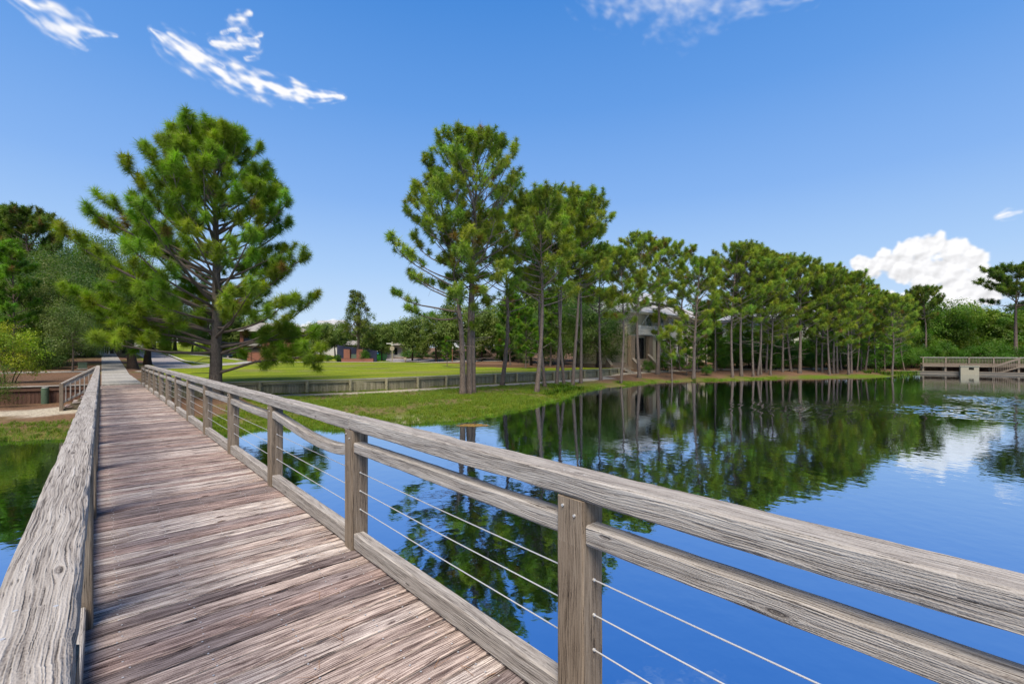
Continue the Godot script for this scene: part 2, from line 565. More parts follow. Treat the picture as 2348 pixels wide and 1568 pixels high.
func add_clump(mb: MB, t: Array, at: Vector3, axis: Vector3, s: float, spin: float, col: Color) -> void:
	var y := axis.normalized()
	var x := y.cross(Vector3(sin(spin), 0.3, cos(spin))).normalized()
	var b := Basis(x, y, x.cross(y))
	b = b * Basis(Vector3.UP, spin)
	mb.v.append_array(Transform3D(b.scaled(Vector3.ONE * s), at) * (t[0] as PackedVector3Array))
	mb.n.append_array(Transform3D(b, Vector3.ZERO) * (t[1] as PackedVector3Array))
	var cc := PackedColorArray(); cc.resize(t[0].size()); cc.fill(col)
	mb.c.append_array(cc)

func vary(col: Color, r: RandomNumberGenerator, amount: float) -> Color:
	var k := 1.0 + r.randf_range(-amount, amount)
	var w := r.randf_range(-0.25, 0.35) * amount * 2.0
	return Color(col.r * k * (1.0 + w), col.g * k, col.b * k * (1.0 - w * 0.6))

# o: H, r0, cs (crown start 0..1), left/right radius tables [[t, m], ...], nb, tufts, tuft scale, lean, seed, col, tpm (tufts per metre)
func pine(called: String, label: String, group: String, at: Vector3, o: Dictionary) -> Node3D:
	var r := RandomNumberGenerator.new(); r.seed = o.seed
	var root := thing(called, label, "tree", at, 0.0, group)
	var H: float = o.H
	var lean: Vector3 = o.get("lean", Vector3.ZERO)
	var bend := Vector3(r.randfn(), 0, r.randfn()) * 0.012 * H
	var trunk := func(t: float) -> Vector3:
		return lean * H * t + bend * sin(t * PI * 1.4) + Vector3(0, H * t, 0)
	var tm := MB.new()
	var pts := PackedVector3Array(); var rad := PackedFloat32Array()
	var nseg: int = 22
	for i in nseg + 1:
		var t := float(i) / nseg
		var p: Vector3 = trunk.call(t * 0.94)
		if i == 0:
			p.y = -0.25
		pts.push_back(p)
		rad.push_back(o.r0 * ((1.0 - 0.86 * pow(t, 0.95)) + 0.36 * exp(-t * 40.0)))
	tube(tm, pts, rad, 12, 0.6, 0.16)
	part("trunk", tm.mesh(), o.get("bark", M.bark), root)
	var bm := MB.new(); var cm := MB.new()
	var nb: int = o.nb
	var col: Color = o.col
	var tufts: Array = o.tufts
	var ts: float = o.get("ts", 1.0)
	var tpm: float = o.get("tpm", 2.4)
	var cs: float = o.cs
	for i in nb:
		var f := (i + r.randf()) / nb
		var t := cs + (0.935 - cs) * pow(f, o.get("spread", 0.85))
		var az := i * 2.39996 + r.randf_range(-0.5, 0.5)
		var h := Vector3(cos(az), 0, sin(az))
		var side := h.dot(rgt) * 0.5 + 0.5
		var el := lerpf(o.get("el0", -0.1), o.get("el1", 0.85), pow((t - cs) / (1.0 - cs), 1.2)) + r.randfn() * 0.12
		var L := lerpf(table(o.left, t), table(o.right, t), side)
		for again in 2:      # the tables give the crown's outline where the branch ends
			var te := minf(0.99, t + L * sin(el + 0.22) / H)
			L = lerpf(L, lerpf(table(o.left, te), table(o.right, te), side), 0.7)
		L *= r.randf_range(0.72, 1.08) / maxf(0.62, cos(el + 0.1))      # the tables hold radii
		if el > 0.2:
			L = minf(L, maxf(0.55, (0.985 - t) * H / sin(minf(el + 0.28, 1.5))))
		if L < 0.3:
			continue
		var start: Vector3 = trunk.call(t)
		var br := minf(o.r0 * (1.0 - 0.85 * t) * 0.5, 0.018 + L * 0.0125)
		var d := (h * cos(el) + Vector3.UP * sin(el)).normalized()
		var bp := PackedVector3Array([start]); var brad := PackedFloat32Array([br])
		var segs := 7
		var p := start
		var swing := r.randfn() * 0.10
		for k in segs:
			d = (d + Vector3.UP * (0.05 + 0.10 * float(k) / segs) + h.cross(Vector3.UP) * swing + Vector3(r.randfn(), r.randfn() * 0.8, r.randfn()) * 0.07).normalized()
			p += d * L / segs
			bp.push_back(p); brad.push_back(br * (1.0 - 0.80 * (k + 1.0) / segs))
		tube(bm, bp, brad, 6)
		var bcol := vary(col, r, 0.22)
		add_clump(cm, tufts[r.randi() % tufts.size()], bp[segs], d, ts * r.randf_range(0.95, 1.2), r.randf() * TAU, vary(bcol, r, 0.15))
		var nt := int(ceil(L * tpm))
		for k in nt:
			var s := lerpf(o.get("bare", 0.28), 1.0, pow((k + r.randf()) / nt, 0.8))
			var idx := mini(int(s * segs), segs - 1)
			var q := bp[idx].lerp(bp[idx + 1], s * segs - idx)
			var bd := (bp[idx + 1] - bp[idx]).normalized()
			var sd := bd.cross(Vector3.UP).normalized() * (1.0 if k % 2 == 0 else -1.0)
			var td := (bd * r.randf_range(0.5, 1.0) + sd * r.randf_range(0.35, 1.0) + Vector3.UP * r.randf_range(-0.05, 0.65)).normalized()
			var tl := (0.34 + 0.26 * L * (1.1 - s)) * r.randf_range(0.55, 1.2)
			var mid := q + td * tl * 0.55
			var e := mid + (td + Vector3.UP * 0.35).normalized() * tl * 0.45
			tube(bm, PackedVector3Array([q, mid, e]), PackedFloat32Array([0.014, 0.011, 0.006]), 4)
			add_clump(cm, tufts[r.randi() % tufts.size()], e, (e - mid).normalized() + Vector3.UP * 0.3, ts * r.randf_range(0.8, 1.15), r.randf() * TAU, vary(bcol, r, 0.34) if r.randf() > 0.03 else Color(0.19, 0.115, 0.035))
			if tl > 0.9:
				for j in int(tl / 0.75):
					var ms := q.lerp(mid, r.randf_range(0.3, 1.0))
					var md := (td + Vector3(r.randfn(), absf(r.randfn()) * 0.6 + 0.1, r.randfn()) * 0.7).normalized()
					var me := ms + md * tl * r.randf_range(0.25, 0.5)
					tube(bm, PackedVector3Array([ms, me]), PackedFloat32Array([0.010, 0.005]), 3)
					add_clump(cm, tufts[r.randi() % tufts.size()], me, md + Vector3.UP * 0.3, ts * r.randf_range(0.75, 1.1), r.randf() * TAU, vary(bcol, r, 0.18))
		for k in int(nt * 0.6):      # leafless twigs inside the crown
			var s := r.randf_range(0.15, 0.75)
			var idx := mini(int(s * segs), segs - 1)
			var q := bp[idx].lerp(bp[idx + 1], s * segs - idx)
			var td := ((bp[idx + 1] - bp[idx]).normalized() + Vector3(r.randfn(), r.randfn() * 0.6, r.randfn()) * 0.8).normalized()
			tube(bm, PackedVector3Array([q, q + td * r.randf_range(0.2, 0.6)]), PackedFloat32Array([0.010, 0.004]), 3)
	for e in o.get("limbs", []):      # [t, right, up, towards us, tufts, spread]
		var q0: Vector3 = trunk.call(e[0])
		var q3: Vector3 = rgt * e[1] - fwd * e[3] + Vector3(0, e[2], 0)
		var q1 := q0.lerp(q3, 0.4) + Vector3(0, 0.25, 0)
		var q2 := q0.lerp(q3, 0.75) + Vector3(r.randfn() * 0.1, 0.1, r.randfn() * 0.1)
		tube(bm, PackedVector3Array([q0, q1, q2, q3]), PackedFloat32Array([0.085, 0.065, 0.045, 0.02]), 7)
		for k in e[4]:
			var q := q1.lerp(q2, r.randf()) if k % 3 == 0 else q2.lerp(q3, r.randf())
			var d2 := (Vector3(r.randfn(), r.randfn() * 0.7 + 0.1, r.randfn())).normalized()
			var q4: Vector3 = q + d2 * e[5] * r.randf_range(0.4, 1.0)
			tube(bm, PackedVector3Array([q, q.lerp(q4, 0.6) + Vector3(0, -0.06, 0), q4]), PackedFloat32Array([0.016, 0.011, 0.006]), 4)
			add_clump(cm, tufts[r.randi() % tufts.size()], q4, d2 + Vector3.UP * 0.5, ts * r.randf_range(0.85, 1.15), r.randf() * TAU, vary(col, r, 0.3))
	# bare dead stubs on the lower bole
	for i in o.get("stubs", 0):
		var t := r.randf_range(cs * 0.35, cs * 1.05)
		var az := r.randf() * TAU
		var d := Vector3(cos(az), r.randf_range(-0.1, 0.5), sin(az)).normalized()
		var q: Vector3 = trunk.call(t)
		var l := r.randf_range(0.4, 1.6)
		tube(bm, PackedVector3Array([q, q + d * l * 0.6, q + d * l + Vector3(0, r.randfn() * 0.12, 0)]), PackedFloat32Array([0.03, 0.018, 0.007]), 5)
	var tip: Vector3 = trunk.call(0.955)
	for k in 4:
		add_clump(cm, tufts[r.randi() % tufts.size()], tip + Vector3(r.randfn() * 0.35, -0.1 - 0.1 * k, r.randfn() * 0.35) * ts, Vector3(r.randfn() * 0.5, 1, r.randfn() * 0.5), ts, r.randf() * TAU, vary(col, r, 0.2))
	part("branches", bm.mesh(), M.twig, root)
	part("crown", cm.mesh(), M.needles, root)
	return root

func table(tb: Array, t: float) -> float:
	for i in tb.size() - 1:
		if t <= tb[i + 1][0]:
			return lerpf(tb[i][1], tb[i + 1][1], clampf((t - tb[i][0]) / (tb[i + 1][0] - tb[i][0]), 0, 1))
	return tb[-1][1]

# broad crown: lumps of leaf clumps. o: H, R, r0, base (crown base height), lumps, clumps, leaves, ls (clump scale), col, seed, cone
func broadleaf(called: String, label: String, group: String, at: Vector3, o: Dictionary, category := "tree") -> Node3D:
	var r := RandomNumberGenerator.new(); r.seed = o.seed
	var root := thing(called, label, category, at, 0.0, group)
	var H: float = o.H; var R: float = o.R; var cb: float = o.base
	var tm := MB.new(); var cm := MB.new()
	var lean: Vector3 = o.get("lean", Vector3.ZERO)
	var top := Vector3(r.randfn() * 0.03 * H, cb + (H - cb) * 0.55, r.randfn() * 0.03 * H) + lean * (cb + (H - cb) * 0.5)
	var stems: int = o.get("stems", 1)
	for s in stems:
		var off := Vector3.ZERO if stems == 1 else Vector3(r.randfn(), 0, r.randfn()) * R * 0.22
		var pts := PackedVector3Array(); var rad := PackedFloat32Array()
		for i in 9:
			var t := i / 8.0
			var p := off * (0.4 + t * 1.5) + Vector3(top.x * pow(t, 1.1), top.y * t, top.z * pow(t, 1.1)) + Vector3(sin(t * 5.0 + s), 0, cos(t * 4.0 + s)) * 0.02 * H * t
			if i == 0:
				p.y = -0.2
			pts.push_back(p); rad.push_back(o.r0 / sqrt(float(stems)) * (1.0 - 0.72 * t + 0.35 * exp(-t * 16.0)))
		tube(tm, pts, rad, 9, 0.6, 0.12)
	var nl: int = o.lumps
	var lumps := []
	for i in nl:
		var f := (i + 0.5) / nl
		var az := i * 2.39996 + r.randf_range(-0.3, 0.3)
		var yy := lerpf(cb + 0.12 * (H - cb), H - 0.14 * (H - cb), f)
		var ff := (yy - cb) / (H - cb)
		var env: float
		if o.get("cone", false):
			env = R * (1.02 - ff) * 0.9
		else:
			env = R * sqrt(maxf(0.05, 1.0 - pow(absf(ff - 0.42) / 0.62, 2.2))) * 0.72
		var rr := env * sqrt(r.randf_range(0.25, 1.0))
		var lr: float = R * o.get("lr", 0.34) * r.randf_range(0.75, 1.25) * (0.55 + 0.45 * (1.0 - ff) if o.get("cone", false) else 1.0)
		var c := Vector3(cos(az) * rr, yy, sin(az) * rr) + lean * yy
		lumps.append([c, lr])
		var t0 := r.randf_range(0.45, 0.95)
		var q := Vector3(top.x * t0, top.y * t0, top.z * t0)
		tube(tm, PackedVector3Array([q, q.lerp(c, 0.5) + Vector3(0, -0.05 * H, 0), c]), PackedFloat32Array([o.r0 * 0.34, o.r0 * 0.2, o.r0 * 0.06]), 5)
	part("trunk" if stems == 1 else "stems", tm.mesh(), o.get("bark", M.bark_dark), root)
	var per: int = int(o.clumps / nl)
	var kinds: Array = o.leaves
	var col: Color = o.col
	for l in lumps:
		var lc := vary(col, r, o.get("vary", 0.2))
		for k in per:
			var d := Vector3(r.randfn(), r.randfn() * 0.9 + 0.25, r.randfn()).normalized()
			var rad2: float = l[1] * pow(r.randf_range(0.12, 1.0), 0.45) * r.randf_range(0.9, 1.18)
			var p: Vector3 = l[0] + Vector3(d.x, d.y * 0.78, d.z) * rad2
			if p.y < 0.12:
				continue
			add_clump(cm, kinds[r.randi() % kinds.size()], p, (d + Vector3.UP * 0.7).normalized(), o.ls * r.randf_range(0.75, 1.25), r.randf() * TAU, vary(lc, r, 0.16))
	part("crown" if category == "tree" else "foliage", cm.mesh(), M.leaves, root)
	return root

# ---------------------------------------------------------------- sky
func make_sky() -> Image:
	var w := 4096; var h := 2048
	var im := Image.create(w, h, false, Image.FORMAT_RGBF)
	var stops := [[0.0, Color(0.70, 0.83, 0.98)], [4.0, Color(0.58, 0.755, 0.97)], [10.0, Color(0.41, 0.625, 0.95)], [18.0, Color(0.245, 0.465, 0.89)], [28.0, Color(0.132, 0.345, 0.80)], [38.0, Color(0.070, 0.262, 0.71)], [60.0, Color(0.045, 0.185, 0.57)], [90.0, Color(0.038, 0.15, 0.48)]]
	for y in h:
		var el := (0.5 - (y + 0.5) / h) * 180.0
		var c: Color = stops[0][1]
		if el > 0.0:
			for k in stops.size() - 1:
				if el <= stops[k + 1][0]:
					c = stops[k][1].lerp(stops[k + 1][1], (el - stops[k][0]) / (stops[k + 1][0] - stops[k][0]))
					break
		else:
			c = Color(0.20, 0.24, 0.22)
		im.fill_rect(Rect2i(0, y, w, 1), Color(c.r / EXPO, c.g / EXPO, c.b / EXPO))
	# clouds, placed by azimuth and elevation in degrees
	var r := RandomNumberGenerator.new(); r.seed = 77
	streak(im, [[-6.2, 28.2, 0.25], [-4.2, 27.7, 0.5], [-3.0, 27.6, 1.0], [-2.0, 27.3, 0.9], [-0.8, 27.5, 0.35], [1.0, 27.8, 0.12]], 1.0, 1)
	streak(im, [[-3.6, 26.7, 0.3], [-2.2, 26.6, 0.45], [-1.2, 26.2, 0.3]], 0.95, 2)
	streak(im, [[3.6, 29.2, 0.15], [5.2, 28.6, 0.75], [7.5, 28.0, 0.85], [10.0, 27.6, 0.95], [12.5, 27.3, 0.9], [15.5, 27.4, 0.75], [18.5, 27.6, 0.55], [21.6, 28.0, 0.25]], 1.15, 3)
	streak(im, [[5.0, 29.3, 0.15], [7.0, 28.8, 0.3], [9.6, 28.1, 0.2]], 0.8, 8)
	for b in [[11.0, 32.2, 0.55], [10.6, 31.4, 0.4], [11.6, 30.9, 0.5], [9.2, 29.9, 0.55], [10.6, 30.2, 0.6], [12.1, 30.6, 0.55], [12.9, 31.4, 0.3], [12.2, 29.6, 0.38], [11.8, 32.9, 0.3], [9.7, 30.9, 0.25]]:
		streak(im, [[b[0] - b[2], b[1] - 0.1, b[2] * 0.6], [b[0] + b[2], b[1] + 0.15, b[2] * 0.7]], 0.8, int(b[0] * 37.0))
	streak(im, [[51.0, 38.6, 1.2], [55.0, 37.4, 1.6], [59.5, 36.6, 1.9], [63.5, 35.6, 1.9], [67.0, 35.0, 1.3], [71.0, 34.2, 0.8], [75.5, 33.4, 0.5]], 0.55, 4, 1.1)
	streak(im, [[55.0, 41.0, 2.4], [62.0, 39.0, 2.6], [70.0, 37.0, 1.8]], 0.6, 5, 1.1)
	cumulus(im, [[79.6, 9.0, 0.8], [80.4, 8.5, 1.0], [81.6, 9.0, 1.1], [82.8, 9.3, 1.2], [84.0, 9.6, 1.3], [84.9, 9.9, 1.1], [86.2, 9.0, 1.3], [87.2, 8.3, 1.1], [83.0, 8.2, 1.4], [85.0, 7.8, 1.6], [86.4, 7.0, 1.5], [87.8, 6.8, 1.1], [84.5, 6.6, 1.3], [87.0, 5.6, 1.5], [85.0, 5.2, 1.2], [88.6, 5.4, 1.0]], 41)
	cumulus(im, [[80.6, 5.6, 0.7], [81.7, 5.2, 0.8], [82.6, 4.9, 0.9], [79.4, 5.4, 0.9], [84.0, 4.4, 1.3], [78.0, 5.2, 1.2], [76.5, 4.6, 1.3], [86.5, 4.0, 1.4]], 42)
	streak(im, [[89.0, 11.7, 0.15], [89.6, 11.85, 0.32], [90.3, 11.8, 0.14]], 1.0, 43)
	# the low bank of cloud along the horizon goes all the way round
	for k in 46:
		var az := -176.0 + k * 7.8 + r.randf_range(-2, 2)
		var list := []
		var s := r.randf_range(0.8, 1.5)
		var up := 2.6 if az > 45.0 and az < 78.0 else 0.0
		for j in 9:
			list.append([az + r.randf_range(-3.5, 3.5), r.randf_range(0.2, 2.6) + up * r.randf(), s * r.randf_range(0.5, 1.1)])
		cumulus(im, list, 100 + k)
	for k in 7:
		var az := 110.0 + k * 34.0 + r.randf_range(-9, 9)
		var el := r.randf_range(18, 42)
		streak(im, [[az, el, 0.3], [az + 4.0, el - 0.6, 0.9], [az + 8.0, el - 0.8, 0.8], [az + 13.0, el, 0.2]], 0.9, 200 + k)
	return im

func blend_px(im: Image, x: int, y: int, a: float, white: float) -> void:
	var w := im.get_width()
	x = posmod(x + w / 2, w)
	if a <= 0.004 or y < 0 or y >= im.get_height():
		return
	var c := im.get_pixel(x, y)
	var t := Color(white, white * 1.0, white * 1.02) / EXPO
	im.set_pixel(x, y, c.lerp(t, minf(a, 1.0)))

func streak(im: Image, pts: Array, strength: float, seed_: int, soft := 0.0) -> void:
	var k := im.get_width() / 360.0
	var lo := Vector2(1e9, 1e9); var hi := Vector2(-1e9, -1e9)
	for p in pts:
		lo = lo.min(Vector2(p[0] - p[2] * 2.3, p[1] - p[2] * 2.3)); hi = hi.max(Vector2(p[0] + p[2] * 2.3, p[1] + p[2] * 2.3))
	var f := FastNoiseLite.new(); f.seed = seed_; f.frequency = 0.7; f.fractal_octaves = 3; f.fractal_gain = 0.45
	for y in range(int((90.0 - hi.y) * k), int((90.0 - lo.y) * k)):
		for x in range(int((lo.x + 180.0) * k), int((hi.x + 180.0) * k)):
			var p := Vector2(x / k - 180.0, 90.0 - y / k)
			var best := 1e9; var bt := 0.0; var along := 0.0; var run := 0.0; var sgn := 1.0
			for i in pts.size() - 1:
				var a := Vector2(pts[i][0], pts[i][1]); var b := Vector2(pts[i + 1][0], pts[i + 1][1])
				var t := clampf((p - a).dot(b - a) / (b - a).length_squared(), 0, 1)
				var d: float = p.distance_to(a.lerp(b, t)) / (1.3 * lerpf(pts[i][2], pts[i + 1][2], t))
				if d < best:
					best = d; bt = t; along = run + a.distance_to(b) * t
					sgn = signf((p - a).cross(b - a))
				run += a.distance_to(b)
			if best > 1.8:
				continue
			var n := f.get_noise_2d(along * 0.45, best * sgn * 1.6) * 0.9 + f.get_noise_2d(p.x * 0.7 + 70.0 + p.y * 0.6, p.y * 1.1) * 0.75
			var edge := best + n * 1.15
			var al := pow(smoothstep(1.55, -0.9 - soft, edge), 1.6) * strength * 1.55
			blend_px(im, x, y, al, 1.02 + n * 0.06)

func cumulus(im: Image, puffs: Array, seed_: int) -> void:
	var k := im.get_width() / 360.0
	var lo := Vector2(1e9, 1e9); var hi := Vector2(-1e9, -1e9)
	for p in puffs:
		lo = lo.min(Vector2(p[0] - p[2] * 1.6, p[1] - p[2] * 1.6)); hi = hi.max(Vector2(p[0] + p[2] * 1.6, p[1] + p[2] * 1.6))
	var f := FastNoiseLite.new(); f.seed = seed_; f.frequency = 0.6; f.fractal_octaves = 3; f.fractal_gain = 0.5
	for y in range(int((90.0 - hi.y) * k), int((90.0 - maxf(lo.y, -0.5)) * k)):
		for x in range(int((lo.x + 180.0) * k), int((hi.x + 180.0) * k)):
			var p := Vector2(x / k - 180.0, 90.0 - y / k)
			var best := -1e9; var bp := Vector2.ZERO
			for q in puffs:
				var d: float = 1.0 - p.distance_squared_to(Vector2(q[0], q[1])) / (q[2] * q[2])
				if d > best:
					best = d; bp = (p - Vector2(q[0], q[1])) / q[2]
			if best < -1.2:
				continue
			var n := f.get_noise_2d(p.x * 1.1, p.y * 1.1)
			var n2 := f.get_noise_2d(p.x * 1.1 + 0.16, p.y * 1.1 - 0.30)
			var dens := best * 0.8 + n * 0.8 + 0.12
			var al := smoothstep(-0.22, 0.34, dens)
			var bright := 0.94 + (n2 - n) * -0.26 + bp.y * 0.12
			blend_px(im, x, y, al, clampf(bright, 0.66, 1.06))

# ================================================================ scene
func _ready() -> void:
	rng.seed = 20240
	noise.seed = 8; noise.frequency = 0.01; noise.fractal_octaves = 3
	unit_box = BoxMesh.new()
	# camera
	var cam := Camera3D.new()
	cam.name = "camera"
	cam.projection = Camera3D.PROJECTION_FRUSTUM
	cam.near = 0.05
	cam.far = 2000.0
	cam.size = 2.0 * 0.05 * 784.0 / F
	cam.frustum_offset = Vector2(0, 0.05 * (HZ - 784.0) / F)
	add_child(cam)
	cam.position = Vector3(0, CAM_Y, 0)
	cam.rotation_degrees = Vector3(0, -YAW, 0)
	cam.current = true
	# sky and exposure
	var env := Environment.new()
	env.background_mode = Environment.BG_SKY
	env.sky = Sky.new()
	var ps := PanoramaSkyMaterial.new()
	ps.panorama = ImageTexture.create_from_image(make_sky())
	env.sky.sky_material = ps
	env.tonemap_mode = Environment.TONE_MAPPER_LINEAR
	env.tonemap_exposure = EXPO
	env.sdfgi_enabled = true
	env.ssao_enabled = true
	env.ssil_enabled = true
	var we := WorldEnvironment.new()
	we.name = "environment"
	we.environment = env
	add_child(we)
	# sun, veiled by thin high cloud, behind the camera to the left
	var sun := DirectionalLight3D.new()
	sun.name = "sun"
	sun.light_energy = 0.5
	sun.light_angular_distance = 36.0
	sun.light_color = Color(1.0, 0.95, 0.87)
	sun.shadow_enabled = true
	add_child(sun)
	var to_sun := W(-0.85, 1.7, -0.75).normalized()
	sun.look_at_from_position(to_sun * 10.0, Vector3.ZERO, Vector3.FORWARD)

	for p in [[-120.0, -150.0], [-70.0, 10.0], [-40.0, 20.5], [-20.0, 22.6], [-8.0, 22.9]]:
		shore.push_back(Vector2(p[0], p[1]))
	for p in [[0, 1012], [146, 1009], [541, 997.6], [598, 983.5], [715, 983.5], [787, 986], [941.5, 972.5], [1050, 965.7], [1104, 957.6], [1159, 946.7], [1199, 937], [1226, 933], [1267, 919.6], [1308, 908.8], [1335, 899], [1362, 892.5], [1416, 887], [1515, 876.4], [1598, 873.7], [1708, 871], [1818, 866.8], [1928, 866], [2045, 864], [2112, 854.5], [2240, 854.5], [2348, 855.5]]:
		var q := gp(p[0], p[1], WL)
		shore.push_back(Vector2(q.x, -q.z))
	for p in [[88.0, -14.0], [96.0, -60.0], [40.0, -150.0]]:
		shore.push_back(Vector2(p[0], p[1]))

	make_materials()
	make_templates()
	print("materials done ", Time.get_ticks_msec())
	make_ground()
	make_water()
	print("ground done ", Time.get_ticks_msec())
	make_paths()
	make_boardwalk()
	make_bulkheads()
	print("boardwalk done ", Time.get_ticks_msec())
	make_hero_pine()
	make_bank_pines()
	print("pines done ", Time.get_ticks_msec())
	make_background_trees()
	print("trees done ", Time.get_ticks_msec())
	make_cream_house()
	make_far_houses()
	make_far_boardwalk()
	make_street_things()
	make_small_plants()
	print("all done ", Time.get_ticks_msec())

func make_templates() -> void:
	for k in 5:
		needle_hi.append(needle_tuft(300, 0.29, 0.014, 300 + k))
		needle_mid.append(needle_tuft(110, 0.31, 0.025, 320 + k))
		needle_far.append(needle_tuft(60, 0.34, 0.045, 340 + k))
		leaf_near.append(leaf_clump(40, 0.45, 0.085, 360 + k))
		leaf_mid.append(leaf_clump(34, 0.55, 0.15, 380 + k))
		leaf_far.append(leaf_clump(24, 0.75, 0.34, 400 + k, 0.6))

# ---------------------------------------------------------------- setting
func zone_lower(u: float, v: float, d: float) -> Color:
	var n1 := noise.get_noise_2d(u * 22.0, v * 22.0)
	var n2 := noise.get_noise_2d(u * 70.0 + 300.0, v * 70.0)
	var grass := Color(0.135, 0.185, 0.022)
	var straw := Color(0.22, 0.165, 0.085)
	var mulch := Color(0.225, 0.135, 0.088)
	var sand := Color(0.58, 0.52, 0.42)
	var edge := Color(0.125, 0.21, 0.02)
	var c: Color
	if u < 1.7:
		c = mulch.lerp(straw, smoothstep(0.0, 0.4, n1))
		c = c.lerp(grass, smoothstep(2.2, 0.4, d + n1 * 2.4) * 0.6)
		var ds := v - (27.8 + n1 * 1.6 + n2 * 0.5)
		c = c.lerp(sand, smoothstep(1.9, 1.1, absf(ds)) * smoothstep(0.6, -0.6, u + 0.2))
		return c
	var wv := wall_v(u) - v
	# grass by the water, straw and mulch further up and under the bridge
	c = grass.lerp(straw, smoothstep(0.05, 0.38, n1 + 0.5 * n2) * 0.8)
	c = c.lerp(straw, smoothstep(13.0, 19.0, u) * (1.0 - smoothstep(24.0, 34.0, u)) * smoothstep(2.0, 4.5, d) * 0.75)
	var m := (1.0 - smoothstep(4.2, 6.4, u + n1 * 2.5)) * smoothstep(1.5, 4.0, d + n2 * 2.0)
	m = maxf(m, smoothstep(29.0, 34.0, u + n1 * 3.0) * smoothstep(1.0, 2.2, d + n1 * 1.2))
	m = maxf(m, smoothstep(0.55, 0.2, absf(wv - 4.2 + n1)) * (1.0 - smoothstep(9.0, 13.0, u)) * 0.6)
	c = c.lerp(mulch, clampf(m, 0, 1))
	# beaten sand path along the foot of the bulkhead, then on past the house
	var pv := wv - 1.3
	var pw := 0.75
	if u > 38.0:
		pv = d - lerpf(5.0, 7.5, smoothstep(38.0, 50.0, u)) + sin(u * 0.3) * 0.6
		pw = 0.6
	var ps := smoothstep(pw + 0.45, pw - 0.25, absf(pv + n1 * 0.5)) * smoothstep(4.5, 8.0, u)
	c = c.lerp(sand, ps * (1.0 - smoothstep(82.0, 90.0, u)))
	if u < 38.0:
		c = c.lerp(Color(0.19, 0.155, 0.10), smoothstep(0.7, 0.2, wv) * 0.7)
		var beach := smoothstep(0.16, 0.3, noise.get_noise_2d(u * 14.0 + 40.0, v * 14.0)) * smoothstep(1.6, 0.5, d) * (1.0 - smoothstep(9.0, 12.0, u))
		c = c.lerp(sand, beach * 0.8)
	c = c.lerp(edge, smoothstep(0.8, 0.1, d + n2 * 1.4 + n1) * 0.75 * smoothstep(8.0, 11.0, u))
	return c

func zone_upper(u: float, v: float) -> Color:
	var n1 := noise.get_noise_2d(u * 22.0, v * 22.0)
	var n2 := noise.get_noise_2d(u * 4.0, v * 26.0)
	var lawn := Color(0.180, 0.250, 0.016)
	var dry := Color(0.285, 0.345, 0.024)
	var mulch := Color(0.215, 0.128, 0.085)
	var c := lawn.lerp(dry, clampf(0.45 + n1 * 1.1 + n2 * 1.5, 0, 1))
	if u < 3.6:
		var strip := mulch.lerp(Color(0.10, 0.16, 0.02), smoothstep(0.12, 0.3, n1) * smoothstep(1.6, 2.0, u))
		c = strip if v < 60.0 or u < 3.6 else c
		if u < -0.2:
			c = mulch.lerp(Color(0.16, 0.10, 0.06), smoothstep(0.0, 0.4, n1))
	c = c.lerp(Color(0.27, 0.25, 0.09), smoothstep(0.26, 0.42, noise.get_noise_2d(u * 9.0 + 90.0, v * 9.0)) * 0.6)
	# mulch bed below the trees at the right end of the lawn
	var bed := Vector2(u, v).distance_to(Vector2(50.0, 46.0))
	c = c.lerp(Color(0.15, 0.085, 0.045), smoothstep(15.0, 12.5, bed + n1 * 3.0))
	return c

func grid_mesh(us: PackedFloat32Array, rows: Callable, nrow: int, height: Callable, color: Callable) -> ArrayMesh:
	var nu := us.size()
	var v := PackedVector3Array(); var c := PackedColorArray(); var n := PackedVector3Array(); var idx := PackedInt32Array()
	v.resize(nu * nrow); c.resize(nu * nrow); n.resize(nu * nrow)
	for j in nrow:
		for i in nu:
			var u := us[i]
			var vv: float = rows.call(u, j)
			v[j * nu + i] = Vector3(u, height.call(u, vv), -vv)
			c[j * nu + i] = (color.call(u, vv) as Color) * Color(0.8, 0.8, 0.8)
	for j in nrow:
		for i in nu:
			var dx := v[j * nu + mini(i + 1, nu - 1)] - v[j * nu + maxi(i - 1, 0)]
			var dz := v[mini(j + 1, nrow - 1) * nu + i] - v[maxi(j - 1, 0) * nu + i]
			n[j * nu + i] = dx.cross(dz).normalized()
			if i < nu - 1 and j < nrow - 1:
				var a := j * nu + i
				idx.append_array([a, a + nu + 1, a + 1, a, a + nu, a + nu + 1])
	var arr := []
	arr.resize(Mesh.ARRAY_MAX)
	arr[Mesh.ARRAY_VERTEX] = v; arr[Mesh.ARRAY_NORMAL] = n; arr[Mesh.ARRAY_COLOR] = c; arr[Mesh.ARRAY_INDEX] = idx
	var m := ArrayMesh.new()
	m.add_surface_from_arrays(Mesh.PRIMITIVE_TRIANGLES, arr)
	return m

func steps(list: Array) -> PackedFloat32Array:      # [[from, to, step], ...]
	var out := PackedFloat32Array()
	for s in list:
		var x: float = s[0]
		while x < s[1] - 1e-4:
			out.push_back(x)
			x += s[2]
	out.push_back(list[-1][1])
	return out

